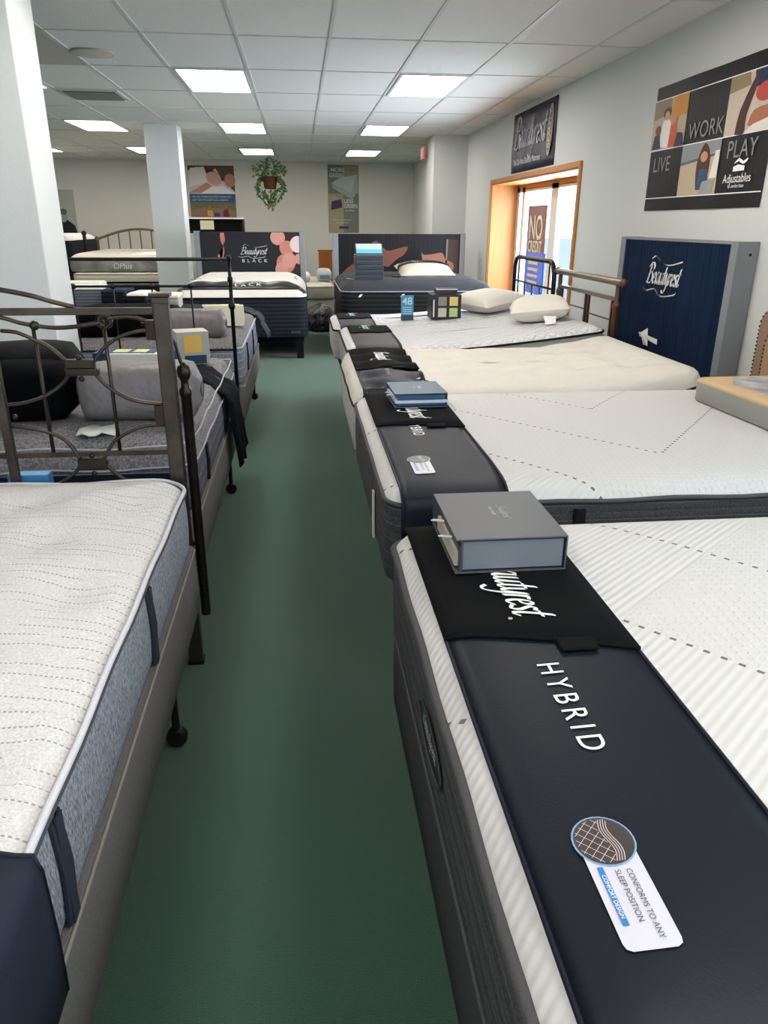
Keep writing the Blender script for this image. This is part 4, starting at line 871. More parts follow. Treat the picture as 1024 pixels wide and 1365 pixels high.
# small navy banner above window
t = thing('banner', 'small dark navy script-logo banner hung above the wooden window', 'banner', (RW-0.006, 7.95, 2.07))
k = MB(); k.grid([[(0.008*math.sin(y*14+z*8)*math.sin(z*5), y, z) for z in [0.62*i/8 for i in range(9)]] for y in [1.6*i/24 for i in range(25)]]); k.build('backing', mat('vinyl_navy', '#1c1c33', 0.4, spec=0.3), t, smooth=True, solid=0.002)
F_ = Frame((-0.011, 1.6, 0), (0, -1, 0), (0, 0, 1), 0.002)
k = MB(); script_word(k, F_, 'Beautyrest', 0.17, 0.12, 0.25, nib=0.16); text(k, F_, 'The Do Not Disturb Mattress', 0.085, 0.12, 0.08, sx=1.0); k.build('lettering', mat('silver_print', '#dfe1ea', 0.4), t)
poly(F_, ell(1.44, 0.33, 0.08, 0.24, -0.1)).build('gold_medallion', flat('gold', '#a8916a', 0.4), t)
poly(F_, ell(1.44, 0.33, 0.055, 0.2, -0.1), 1.6).build('medallion_core', flat('gold_dark', '#3a3440', 0.4), t)
k = MB(); text(k, Frame((-0.011, 1.6-1.46, 0.16), (0, 0, 1), (0, 1, 0), 0.004), 'BEAUTY', 0.1, 0, 0); k.build('medallion_text', flat('gold_lt', '#cbb489', 0.4), t)
# back wall posters
def bposter(label, x0, x1, z0, z1, base, nm='poster'):
    t = thing(nm, label, 'poster', (x0, BACK-0.012, z0)); MB().box(0, x1-x0, 0, 0.01, 0, z1-z0).build('sheet', flat('bp'+base[1:], base), t); return t, Frame((0, 0, 0), (1, 0, 0), (0, 0, 1), 0.004)
t, F_ = bposter('poster of a sleeping woman above a blue band and small figures, back wall', -2.33, -1.35, 1.60, 2.64, '#c8bcb4')
Wp, Hp = 0.98, 1.04
def PP(pts, c, kk=1, nm='print_shape'): poly(F_, [(x*Wp, y*Hp) for x, y in pts], kk).build(nm, flat('p'+c[1:], c), t)
PP([(0, 0.9), (0.2, 0.98), (0.4, 0.8), (0.6, 0.95), (1, 0.95), (1, 1), (0, 1)], '#51423c'); PP([(0.6, 0.95), (0.75, 0.72), (1, 0.5), (1, 1)], '#5a4a40', 1.2)
PP([(0.0, 0.58), (0.05, 0.95), (0.35, 0.98), (0.45, 0.7), (0.1, 0.62)], '#d9d4d4', 1.4); PP(ell(0.55, 0.76, 0.17, 0.12, -0.3), '#c99c8a', 1.8); PP(ell(0.58, 0.82, 0.2, 0.06, -0.5), '#43332c', 1.6)
PP(ell(0.9, 0.72, 0.12, 0.13), '#b07f6f', 1.8); PP([(0, 0.48), (0.4, 0.68), (0.5, 0.6), (0.3, 0.48)], '#b78c7c', 2.2); PP([(0.25, 0.47), (0.5, 0.6), (0.75, 0.62), (1, 0.47)], '#e2dedd', 2.4)
PP([(0, 0.30), (1, 0.30), (1, 0.46), (0, 0.46)], '#35597a', 2.8); PP([(0, 0), (1, 0), (1, 0.30), (0, 0.30)], '#83755c', 2.8); PP([(0, 0.16), (0.5, 0.2), (1, 0.14), (1, 0.3), (0, 0.3)], '#6a6c4c', 3)
for (x, c, h_) in ((0.3, '#a9624c', 0.16), (0.42, '#c49a3e', 0.2), (0.57, '#3c3f7c', 0.13), (0.77, '#7c2138', 0.22)): PP([(x-0.07, 0.02), (x-0.05, h_*0.7), (x+0.05, h_*0.75), (x+0.08, 0.02)], c, 3.4); PP(ell(x, h_, 0.035, 0.04), '#9b6a50', 3.6)
k = MB(); text(k, F_, 'WE GET MORE EXCITED WHEN WE', 0.052, 0.05, 0.405, k=3.6, sx=1.0); text(k, F_, 'GET YOU TO SLEEP LIKE A DREAM', 0.052, 0.05, 0.34, k=3.6, sx=0.96); k.build('lettering', mat('pale_text', '#b9cad6', 0.5), t)
t, F_ = bposter('tall grey-tan banner reading MORE GREEN LESS GREEN on the back wall', 0.67, 1.35, 1.30, 2.69, '#72766c', 'banner'); t['category'] = 'banner'
Wp, Hp = 0.68, 1.39
PP([(0.48, 0.58), (1, 0.58), (1, 1), (0.48, 1)], '#8f8b75', 0.8); PP([(0, 0.0), (0.5, 0.0), (0.5, 0.58), (0, 0.58)], '#9b9372', 0.8); PP([(0.13, 0.74), (0.42, 0.82), (0.95, 0.86), (0.98, 0.62), (0.78, 0.5), (0.15, 0.66)], '#94a3a2', 1.2)
PP([(0.13, 0.74), (0.42, 0.82), (0.95, 0.86), (0.75, 0.6)], '#aab7b4', 1.4); PP([(0.08, 0.34), (0.12, 0.47), (0.42, 0.5), (0.46, 0.38)], '#3c3a50', 1.4); PP([(0.1, 0.47), (0.2, 0.56), (0.35, 0.5)], '#a39b85', 1.6); PP([(0.35, 0.06), (0.66, 0.06), (0.66, 0.10), (0.35, 0.10)], '#3a3f66', 1.4)
k = MB(); text(k, F_, 'MORE', 0.115, 0.065, 1.25, bold=0.002); text(k, F_, 'GREEN', 0.115, 0.035, 1.14, bold=0.002, sx=0.85); text(k, F_, 'LESS', 0.115, 0.345, 0.62, bold=0.002); text(k, F_, 'GREEN', 0.115, 0.345, 0.52, bold=0.002, sx=0.85)
text(k, F_, 'out of box.', 0.05, 0.37, 0.45); text(k, F_, 'So life for you, better for', 0.042, 0.08, 0.26); text(k, F_, 'the environment.', 0.042, 0.17, 0.2); k.build('lettering', mat('pale_grey_text', '#c9cbc4', 0.5), t)
t, F_ = bposter('grey poster of a person in a black turtleneck, beside the near pillar', -5.5, -4.765, 1.25, 2.14, '#a9a9a0')
Wp, Hp = 0.735, 0.89
PP([(0.25, 0.0), (0.35, 0.2), (0.52, 0.32), (0.75, 0.32), (0.93, 0.2), (0.99, 0.0)], '#1d2026', 1); PP(ell(0.64, 0.42, 0.11, 0.15), '#8f9698', 1.4); PP(ell(0.64, 0.51, 0.115, 0.07), '#5c6264', 1.8)
F_ = None

# ------------------------------------------------------------------ hanging plant
t = thing('hanging_plant', 'trailing green pothos in a brown wicker basket hung from the ceiling', 'plant', (-0.47, 14.3, 0))
MB().lathe([(0.08, 2.06), (0.1, 2.07), (0.13, 2.24), (0.14, 2.25), (0.13, 2.26), (0.10, 2.25)], (0, 0, 0), 20).build('basket', mat('wicker', '#6b4226', 0.7, bump=(60, 0.01), var=(40, 0.8), hex2='#3a2213'), t, smooth=True, angle=50)
k = MB()
for a in (0.3, 2.4, 4.5): k.tube([(0.13*math.cos(a), 0.13*math.sin(a), 2.25), (0, 0, 2.66)], 0.004, 5)
k.tube([(0, 0, 2.66), (0, 0, CEIL)], 0.004, 5); k.build('hanger', BLACK, t)
k = MB(); st = MB()
def leaf(c, d, n_, s_):
    d = d.normalized(); w_ = d.cross(n_).normalized(); nn = w_.cross(d)
    P_ = [(0, 0), (0.25, 0.32), (0.55, 0.36), (0.8, 0.2), (1.05, 0), (0.8, -0.2), (0.55, -0.36), (0.25, -0.32)]
    k.add([c + d*a*s_ + w_*b*s_ + nn*(abs(b)*0.25*s_) for a, b in P_] + [c + d*0.5*s_], [(0, 1, 8), (1, 2, 8), (2, 3, 8), (3, 4, 8), (4, 5, 8), (5, 6, 8), (6, 7, 8), (7, 0, 8)])
rnd = random.Random(3)
for i in range(230):
    a = rnd.uniform(0, 2*PI); r_ = rnd.uniform(0.02, 0.27); z = 2.27 + rnd.uniform(0, 0.32)*(1-r_*1.8)
    d = Vector((math.cos(a), math.sin(a), rnd.uniform(-0.8, 0.6))); leaf(Vector((r_*math.cos(a), r_*math.sin(a), z)), d, Vector((rnd.uniform(-1, 1), rnd.uniform(-1, 1), 1)), rnd.uniform(0.045, 0.075))
for i in range(15):
    a = (-0.55 if i % 2 else PI-0.5) + rnd.uniform(0, 1.05) if i < 12 else PI/2 + rnd.uniform(-0.7, 0.7); L_ = rnd.uniform(0.25, 0.6); pts = []
    for j in range(12):
        f = j/11; rr_ = 0.13+0.14*math.sin(min(f*1.6, 1)*PI*0.5) - 0.24*max(0, f-0.5)*2*rnd.uniform(0.9, 1.1); pts.append(Vector((rr_*math.cos(a), rr_*math.sin(a), 2.28-L_*f)))
    st.tube(pts, 0.004, 4)
    for j in range(1, 12):
        for q in range(2): leaf(pts[j], Vector((rnd.uniform(-1, 1), rnd.uniform(-1, 1), rnd.uniform(-1, 0.1))), Vector((math.cos(a), math.sin(a), 0.5)), rnd.uniform(0.04, 0.07))
tag(k.build('foliage', mat('leaf_green', '#1f4f28', 0.45, var=(22, 1.3), hex2='#86a868'), t), kind='stuff'); st.build('stem', mat('stem_green', '#4a6a38', 0.6), t)

# ------------------------------------------------------------------ scrolled metal headboard between the two near left beds (plane y = 2.40)
t = thing('headboard', 'antique bronze scrolled metal headboard with square post at the near left bed', 'headboard', (-0.43, 2.41, 0))
def T2(pts): return [(x+0.43, 0.0, z) for x, z in pts]
CX = -1.16
def mir(pts): return [(2*CX-x, z) for x, z in pts]
for s_ in (0, 1):
    x = 0.0 if not s_ else 2*(CX+0.43)
    k = MB(); k.box(x-0.024, x+0.024, -0.02, 0.02, 0.0, 1.305); k.build('post', IRON, t, bevel=0.004)
    k = MB(); k.box(x-0.031, x+0.031, -0.027, 0.027, 1.305, 1.318); k.box(x-0.026, x+0.026, -0.022, 0.022, 1.285, 1.305); k.build('post_cap', IRON, t, bevel=0.003)
    MB().box(x-0.028, x+0.028, -0.024, 0.024, 0.0, 0.02).build('foot_cap', RUBBER, t, bevel=0.003)
k = MB(); k.box(2*(CX+0.43)+0.02, -0.02, -0.006, 0.006, 1.252, 1.274); k.build('top_bar', IRON, t, bevel=0.002)
k = MB(); k.box(2*(CX+0.43)+0.02, -0.02, -0.006, 0.006, 0.803, 0.819); k.box(2*(CX+0.43)+0.02, -0.02, -0.006, 0.006, 0.44, 0.46); k.build('lower_rail', IRON, t)
arch = smooth_pts([(-0.69, 1.276), (-0.75, 1.292), (-0.806, 1.309), (-0.9, 1.328), (-1.03, 1.348), (-1.16, 1.355)], 4); arch = arch + mir(arch)[::-1][1:]
MB().tube(T2(arch), 0.0075, 8).build('arch_bar', IRON, t, smooth=True)
wave_ = [(-0.463, 1.222), (-0.493, 1.237), (-0.53, 1.246), (-0.584, 1.243), (-0.605, 1.233), (-0.654, 1.223), (-0.708, 1.216), (-0.761, 1.215), (-0.813, 1.222), (-0.857, 1.231), (-0.906, 1.246), (-1.0, 1.262), (-1.16, 1.27)]
w_ = smooth_pts(wave_, 4); w_ = w_ + mir(w_)[::-1][1:]; MB().tube(T2(w_), 0.0065, 8).build('wave_bar', IRON, t, smooth=True)
for mm in (lambda q: q, mir):
    for x0_, zt_ in ((-0.818, 1.215), (-0.608, 1.22)):
        MB().tube(T2(mm([(x0_, zt_), (x0_, 0.815)])), 0.006, 10).build('spindle', IRONB, t, smooth=True)
    a = T2(mm([(-0.813, 1.222)]))[0]; MB().ball(a, 0.015).build('knob', IRONB, t, smooth=True)
    a = T2(mm([(-0.605, 1.233)]))[0]; k = MB(); k.lathe([(0.026, 0.004), (0.026, -0.004), (0.022, -0.006), (0.02, -0.003), (0.016, -0.003), (0.013, -0.008), (0.008, -0.006), (0.006, -0.012), (0.001, -0.014)], (a[0], 0, a[2]), 20, axis='y'); k.build('rosette', IRONB, t, smooth=True, angle=35)
    for arc in ([(-0.913, 1.207), (-0.869, 1.202), (-0.827, 1.183), (-0.778, 1.155), (-0.735, 1.112)], [(-0.65, 1.112), (-0.619, 1.149), (-0.576, 1.18), (-0.52, 1.199), (-0.45, 1.206)],
                [(-0.94, 0.977), (-0.875, 0.984), (-0.809, 1.007), (-0.757, 1.043), (-0.725, 1.083)], [(-0.66, 1.083), (-0.625, 1.037), (-0.582, 1.003), (-0.529, 0.981), (-0.45, 0.97)],
                [(-0.935, 0.911), (-0.873, 0.901), (-0.813, 0.883), (-0.769, 0.852), (-0.735, 0.79)], [(-0.663, 0.79), (-0.625, 0.848), (-0.581, 0.877), (-0.522, 0.9), (-0.45, 0.904)],
                [(-0.735, 0.775), (-0.76, 0.748), (-0.797, 0.721), (-0.85, 0.70), (-0.94, 0.692)], [(-0.66, 0.775), (-0.63, 0.74), (-0.60, 0.715), (-0.55, 0.695), (-0.45, 0.688)]):
        P_ = T2(mm(smooth_pts(arc, 4))); k = MB(); k.tube(P_, 0.0085, 6, flatten=0.75); k.build('scroll_arc', IRON, t, smooth=True)
    for (xa, xb, za, zb) in ((-0.74, -0.65, 1.09, 1.118), (-0.742, -0.64, 1.068, 1.09), (-0.745, -0.652, 0.757, 0.795)):
        q = mm([(xa, za), (xb, zb)]); k = MB(); k.box(min(q[0][0], q[1][0])+0.43, max(q[0][0], q[1][0])+0.43, -0.014, 0.014, za, zb); k.build('clamp_block', IRONB, t, bevel=0.004)
    for (x0_, z0_) in ((-0.695, 1.124), (-0.695, 1.057), (-0.698, 0.806), (-0.698, 0.745), (-0.915, 0.94), (-0.475, 0.935)):
        a = T2(mm([(x0_, z0_)]))[0]; MB().ball((a[0], -0.006, a[2]), 0.009, 10).build('rivet', IRONB, t, smooth=True)
    q = mm([(-0.95, 0)])[0][0] + 0.43; k = MB(); k.box(q-0.014, q+0.014, -0.012, 0.012, 0.3, 1.11); k.build('inner_post', IRON, t, bevel=0.003)
    a = mm([(-0.47, 0.94)])[0][0]+0.43
    for z in (0.937, 1.206): MB().box(a-0.012, a+0.02, -0.016, 0.016, z-0.03, z+0.03).build('bracket', mat('rust', '#2f221c', 0.5, 0.6), t, bevel=0.003)
# round-post footboard immediately behind
t = thing('footboard', 'dark round-post metal footboard with ball finial behind the scrolled headboard', 'footboard', (-0.392, 2.485, 0))
for x in (0.0, -1.47):
    MB().lathe([(0.017, 0.16), (0.0175, 0.5), (0.0175, 0.98), (0.021, 0.985), (0.021, 1.0), (0.014, 1.01), (0.012, 1.03), (0.02, 1.045), (0.024, 1.06), (0.02, 1.078), (0.008, 1.088), (0.002, 1.092)], (x, 0, 0), 16).build('post', IRONB, t, smooth=True, angle=50)
k = MB()
for z in (0.22, 0.27, 0.33): k.lathe([(0.006, -0.02), (0.006, 0.0)], (0.0, -0.0, z), 8, axis='y')
k.build('bolt', STEEL, t)
MB().tube([(0, 0, 0.45), (-1.47, 0, 0.45)], 0.012, 8).build('lower_rail', IRONB, t)
MB().tube([(0.0, 0.0, 1.05), (-0.006, 0, 1.09), (-0.018, 0, 1.15), (-0.05, 0, 1.2), (-0.12, 0, 1.215)], 0.006, 8).build('scroll_tip', IRONB, t, smooth=True)
# black spindle headboard further on (plane y = 5.10)
t = thing('headboard', 'thin black iron headboard with small balls along its rail, beyond the grey pillow-top', 'headboard', (-0.455, 5.10, 0))
for x in (0.0, -1.52):
    MB().lathe([(0.013, 0), (0.013, 0.98), (0.02, 0.99), (0.024, 1.005), (0.02, 1.02), (0.013, 1.03), (0.012, 1.15), (0.018, 1.16), (0.018, 1.18), (0.011, 1.19), (0.011, 1.29), (0.017, 1.3), (0.015, 1.315), (0.004, 1.325)], (x, 0, 0), 14).build('post', BLKIRON, t, smooth=True, angle=50)
MB().tube([(0, 0, 1.295), (-1.52, 0, 1.295)], 0.011, 8).build('top_rail', BLKIRON, t); MB().tube([(0, 0, 1.13), (-1.52, 0, 1.13)], 0.008, 8).build('mid_rail', BLKIRON, t); MB().tube([(0, 0, 0.72), (-1.52, 0, 0.72)], 0.008, 8).build('low_rail', BLKIRON, t)
for i in range(5):
    x = -0.255-0.245*i; k = MB(); k.tube([(x, 0, 1.13), (x, 0, 0.72)], 0.006, 8); k.build('spindle', BLKIRON, t); MB().ball((x, 0, 1.13), 0.019).build('ball_joint', BLKIRON, t, smooth=True)

# ------------------------------------------------------------------ things on the left beds
z2 = 0.50+L2.z(0.6, 0.7, 0.3)
def standpillow(name, label, x, y, w_, h_, th, z, m, rz=0, lean=12, wr=0.004):
    t = pillow(name, label, (x, y, z+h_/2-0.02), w_, h_, th, m, rz=rz, rx=math.radians(90-lean), wr=wr); return t
def lumbar(name, label, x0, x1, y, z, r_, m, ry=0):
    t = thing(name, label, 'pillow', (x0, y, z)); k = MB(); n_ = 14; L_ = x1-x0; rings = []
    for i in range(n_+1):
        f = i/n_; e = (1-abs(2*f-1)**10)**0.3 if 0 < f < 1 else 0.25
        rings.append([(L_*f, math.copysign(abs(math.cos(a))**0.7, math.cos(a))*r_*1.15*e*(1+0.03*math.sin(5*a+9*f)), r_ + math.copysign(abs(math.sin(a))**0.7, math.sin(a))*r_*(0.25+0.75*e)*(1+0.03*math.sin(3*a+13*f)*(math.sin(a) > 0))) for a in [2*PI*j/28 for j in range(28)]])
    loft(k, rings, cap0=True, cap1=True); k.build('cover', m, t, smooth=True)
    MB().tube([(L_, math.cos(a)*r_*0.34, r_+math.sin(a)*r_*0.9*0.3) for a in [2*PI*j/16 for j in range(16)]], 0.003, 5, closed=True).build('end_seam', mat('seam_grey', '#4a494d', 0.6), t)
    return t
lumbar('pillow', 'grey satin bolster pillow lying near the foot of the grey pillow-top', -0.88, -0.405, 2.99, z2-0.004, 0.11, PLGREY)
lumbar('pillow', 'black velvet bolster pillow left of the grey satin bolster', -1.75, -0.88, 3.0, z2-0.004, 0.113, PLBLACK)
lumbar('pillow', 'second black pillow lying behind the black bolster', -1.8, -0.95, 3.36, z2-0.004, 0.125, mat('velvet_charcoal', '#0d0f11', 0.9, bump=(9, 0.01)))
t = thing('paper_sheet', 'crumpled white paper sheet on the grey pillow-top beneath the bolsters', 'paper', (-0.83, 2.70, 0.50+L2.z(0.12, 0.35, 0.1)+0.004), 0.15)
MB().grid([[(0.135*i/6, 0.13*j/6, 0.008*math.sin(i*1.9)*math.cos(j*1.5)+0.01) for i in range(7)] for j in range(7)]).build('sheet', mat('paper', '#d5d5d0', 0.8), t, smooth=True, solid=0.003)
t = thing('booklet', 'blue booklet between the heathered knit mattress and the grey pillow-top', 'booklet', (-0.985, 2.43, 0.60), 0)
MB().box(0, 0.13, 0, 0.05, 0, 0.135).build('cover', mat('booklet_blue', '#3f78a6', 0.5), t, bevel=0.002); MB().box(0.004, 0.126, 0.006, 0.044, 0.132, 0.1365).build('pages', mat('booklet_top', '#7fb4d6', 0.6), t)
zb = 0.50+L2.z(1.5, 0.4, 0.3)
t = thing('sample_box', 'flat navy and white carton with green window behind the square bronze post', 'box', (-1.12, 4.14, zb+0.004), math.radians(-4))
MB().box(0, 0.34, 0, 0.17, 0, 0.06).build('carton', mat('carton_white', '#d9d8ce', 0.6), t, bevel=0.002); MB().box(-0.003, 0.075, -0.003, 0.173, -0.001, 0.0635).build('navy_end', mat('carton_navy', '#26395a', 0.5), t)
MB().box(0.0, 0.32, 0.02, 0.15, 0.060, 0.0625).build('navy_lid', mat('carton_navy', '#26395a', 0.5), t)
MB().box(0.09, 0.17, 0.04, 0.13, 0.0625, 0.0645).build('window', mat('pale_green', '#b8c988', 0.5), t); MB().box(0.2, 0.27, 0.04, 0.13, 0.0625, 0.0645).build('window', mat('pale_green', '#b8c988', 0.5), t)
t = thing('sample_box', 'grey cube carton with yellow windows and navy base beside the square bronze post', 'box', (-0.665, 4.08, 0.50+L2.z(1.2, 0.12, 0.12)+0.014), math.radians(18))
MB().box(0, 0.17, 0, 0.14, 0, 0.175).build('carton', mat('carton_grey', '#a9a8a0', 0.6), t, bevel=0.003)
MB().box(0.035, 0.13, -0.003, 0, 0.065, 0.155).build('window', mat('window_amber', '#d9b25c', 0.5), t); MB().box(0.17, 0.173, 0.04, 0.11, 0.07, 0.16).build('window', mat('window_cream', '#e3dba9', 0.5), t)
MB().box(0.035, 0.15, -0.0025, 0, 0.004, 0.05).build('navy_base', mat('carton_navy', '#26395a', 0.5), t); MB().box(0.17, 0.1725, 0.02, 0.13, 0.006, 0.052).build('navy_base', mat('carton_navy', '#26395a', 0.5), t)
MB().box(-0.02, 0.02, 0.02, 0.12, 0.0, 0.075).build('side_pack', mat('blue_pack', '#2f5a86', 0.5), t)
def throw(label, bed, x0, x1, y_in, drop, m, seed, out=0.0, slant=0.0):
    """blanket over the aisle edge (local y = 0 side): bed-local x range, y_in inland length"""
    t = thing('throw_blanket', label, 'blanket', bed.loc, bed.rz); r_ = random.Random(seed); ph = r_.uniform(0, 6)
    pts = [(y_in*(1-i/8), None) for i in range(8)] + [(0.012, None), (-0.016, bed.zt+0.03), (-0.03-out*0.3, bed.zt-0.02)] + [(-0.034-out*f, bed.zt-0.02-drop*f) for f in (0.2, 0.4, 0.6, 0.8, 1.0)]
    n_ = 16; P = []
    for j, (y, z) in enumerate(pts):
        row = []
        for i in range(n_+1):
            f = i/n_; x = x0+(x1-x0)*f + slant*j/len(pts)*(1 if z is None else 1.0); wv_ = 0.010*math.sin(f*17+ph)+0.006*math.sin(f*31+j*0.4)
            if z is None: zz = bed.z(x, max(y, 0), max(min(y, 0.3), 0.012)) + 0.016 + wv_*0.5; yy = y
            else: zz = z + (0.03*math.sin(f*9+ph) if j == len(pts)-1 else 0); yy = y - 0.008 - wv_
            row.append((x, yy, zz))
        P.append(row)
    MB().grid(P).build('cloth', m, t, smooth=True, solid=0.008)
    return t
throw('black knitted throw hanging over the aisle side of the grey pillow-top', L2, 1.02, 1.38, 0.62, 0.33, THROW, 2, out=0.03, slant=0.12)
throw('charcoal throw with grey stripe hanging over the far corner of the striped-side mattress', L3, 1.72, 2.0, 0.35, 0.13, mat('throw_grey', '#3a3f47', 0.75, bump=(120, 0.003), var=(5, 1.0), hex2='#14171c', stretch=(6, 1, 1)), 5, out=0.07)
z3 = 0.46+L3.z(0.5, 0.6, 0.3)
lumbar('pillow', 'grey satin bolster on the striped-side mattress behind the cube carton', -0.98, -0.53, 5.42, z3-0.012, 0.10, PLGREY)
lumbar('pillow', 'black pillow on the striped-side mattress, nearest the pillar', -1.76, -1.0, 5.45, z3-0.003, 0.085, PLBLACK)
t = thing('cushion', 'large black cushion propped on the striped-side mattress left of the grey bolster', 'cushion', (-1.36, 5.95, z3-0.002)); k = MB(); loft(k, [[(x, y, z) for x, y in rr(i, 0.8-i, i, 0.5-i, 0.12)] for i, z in ((0.05, 0), (0, 0.03), (0, 0.09), (0.03, 0.12), (0.12, 0.14))], cap0=True, cap1=True); k.xf(Matrix.Translation((-0.4, 0, 0))); k.build('cover', PLBLACK, t, smooth=True)
t = thing('sample_box', 'pale yellow flat carton leaning at the aisle edge of the striped-side mattress', 'box', (-0.74, 5.9, z3+0.004), math.radians(6))
MB().box(0, 0.3, 0, 0.09, 0, 0.15).build('carton', mat('carton_cream', '#d5d3bd', 0.6), t, bevel=0.003); MB().box(-0.01, 0.27, 0.01, 0.08, 0.149, 0.156).build('lid', mat('carton_lime', '#dfe3b4', 0.6), t, bevel=0.002); MB().box(0.3, 0.3025, 0.02, 0.075, 0.02, 0.13).build('end_label', mat('carton_lime', '#dfe3b4', 0.6), t)

# ------------------------------------------------------------------ beds and stock behind the pillars
t5 = mattress('mattress', 'dark mattress behind the near pillar, covered with bedding samples', (-1.05, 7.55, 0.34), PI/2, 1.2, 1.9, 0.33, 0.05, mat('bedding_black', '#121216', 0.8, bump=(9, 0.01)), SIDE_BLACK, TAPEB, crown=0.01, r=0.1)
box_spring('box_spring', 'black box spring behind the near pillar under the bedding samples', (-1.04, 7.56, 0.06), PI/2, 1.2, 1.88, 0.275, BOXB, seam=BOXB)
def sample(label, x, y, z, w_, d_, h_, mtop, mside, rz=0.0, cat='mattress sample'):
    t = thing('mattress_sample', label, cat, (x, y, z), rz, None); k = MB()
    loft(k, [[(a, b, c) for a, b in rr(i, w_-i, i, d_-i, 0.03, 6, 6)] for i, c in ((0.006, 0), (0, 0.01), (0, h_-0.03))], cap0=True); k.build('side', mside, t, smooth=True, angle=40)
    k = MB(); loft(k, [[(a, b, c) for a, b in rr(i, w_-i, i, d_-i, 0.03, 6, 6)] for i, c in ((-0.003, h_-0.03), (0.0, h_-0.015), (0.02, h_-0.003), (0.06, h_))], cap1=True); k.build('top', mtop, t, smooth=True); return t
SG = m_lines('plaid_side', '#8a8f98', '#4a5060', 2, 0.03, 0.006, 0.3)
zt5 = 0.34+t5.z(0.4, 0.5, 0.3)+0.004
sample('grey plaid mattress sample beside the near pillar', -2.42, 8.05, zt5, 0.42, 0.35, 0.22, TOP_L4, SG, 0.05)
sample('navy and black mattress sample left in the sample pile', -2.0, 7.95, zt5, 0.24, 0.4, 0.2, mat('navy_soft', '#152239', 0.8), SIDE_NAVY, -0.06)
sample('black striped mattress sample at the middle of the pile', -1.74, 7.9, zt5, 0.20, 0.4, 0.17, TOP_L4, SIDE_BLACK, -0.1)
sample('cream-sided mattress sample at the right of the pile', -1.49, 8.0, zt5, 0.25, 0.4, 0.14, TOP_TUFT, SIDE_CREAM, 0.06)
sample('white flat mattress sample lying behind the grey plaid one', -2.7, 8.42, zt5+0.0, 0.6, 0.28, 0.24, TOP_TUFT, SIDE_CREAM, 0.0)
PLAST = mat('plastic_wrap', '#8f8d88', 0.22, bump=(6, 0.03), var=(4, 1.0), hex2='#5f5d58')
m5 = mattress('mattress', 'plastic-wrapped grey mattress on top of the cream one, between the pillars', (-1.95, 12.5, 0.78), PI/2, 1.9, 1.62, 0.26, 0.07, mat('wrap_cream', '#cfc8b8', 0.3, bump=(6, 0.02)), PLAST, mat('tape_clear', '#77736c', 0.3), crown=0.03, r=0.15, soft=0.07)
k = MB(); text(k, Frame((-0.012, 0.95, 0.05), (0, -1, 0), (0, 0, 1), 0.003), 'OPlus', 0.12, 0, 0.0, shear=0.2); k.build('logo_lettering', mat('logo_pale', '#c9c9c6', 0.5), m5.t)
mattress('mattress', 'cream mattress under the plastic-wrapped one, between the pillars', (-1.97, 12.48, 0.63), PI/2, 1.9, 1.56, 0.148, 0.03, TOP_TUFT, SIDE_CREAM, mat('tape_tan', '#a0957f', 0.8), crown=0.0, r=0.12)
box_spring('box_spring', 'black box spring with white paper label, between the pillars', (-1.92, 12.46, 0.25), PI/2, 1.9, 1.62, 0.36, BOXB, seam=mat('welt_cream', '#b5ae9f', 0.8))
MB().box(-2.32+0.0, -2.20, 12.448, 12.452, 0.36, 0.41).build('paper_label', CARD); o = bpy.data.objects['paper_label']; o.parent = [q for q in bpy.data.objects if q.get('label', '').startswith('black box spring with white paper')][0]
o.matrix_parent_inverse = (Matrix.Translation((-1.92, 12.46, 0.25)) @ Matrix.Rotation(PI/2, 4, 'Z')).inverted()
bed_frame('steel bed frame under the plastic-wrapped mattress stack', (-1.94, 12.5, 0), PI/2, 1.85, 1.58, 0.248)
t = thing('headboard', 'bronze arched spindle headboard behind the plastic-wrapped mattress', 'headboard', (-2.82, 14.5, 0))
ar = [(-0.76+1.52*i/20, 0, 1.22+0.17*math.sin(PI*i/20)) for i in range(21)]
MB().tube(ar, 0.022, 10).build('arch_rail', mat('bronze_matt', '#6a5d4e', 0.5, 0.4), t, smooth=True)
for s_ in (-1, 1): MB().lathe([(0.028, 0), (0.028, 1.2), (0.04, 1.22), (0.035, 1.25), (0.01, 1.27)], (s_*0.76, 0, 0), 12).build('post', mat('bronze_matt', '#6a5d4e', 0.5, 0.4), t, smooth=True, angle=50)
for i in range(1, 8):
    x = -0.76+0.19*i; MB().tube([(x, 0, 0.7), (x, 0, 1.22+0.17*math.sin(PI*i/8))], 0.011, 8).build('spindle', mat('bronze_matt', '#6a5d4e', 0.5, 0.4), t)
mattress('mattress', 'tall navy-sided mattress with white top peeking out behind the near pillar', (-4.0, 14.3, 0.75), PI/2, 1.9, 1.3, 0.52, 0.08, TOP_L4, SIDE_NAVY, TAPEB, crown=0.03, r=0.1, soft=0.05)
box_spring('box_spring', 'black box spring under the tall navy-sided mattress', (-3.98, 14.3, 0.3), PI/2, 1.9, 1.32, 0.44, BOXB, seam=BOXB)
t = thing('bed_post', 'dark bed post standing right of the tall navy-sided mattress', 'bed post', (-3.72, 14.22, 0)); MB().lathe([(0.03, 0), (0.03, 1.25), (0.035, 1.27), (0.022, 1.29)], seg=12).build('shaft', IRONB, t, smooth=True, angle=50); MB().ball((0, 0, 1.32), 0.045).build('finial', IRONB, t, smooth=True)
bed_frame('steel bed frame under the tall navy-sided mattress', (-3.99, 14.3, 0), PI/2, 1.85, 1.3, 0.298)
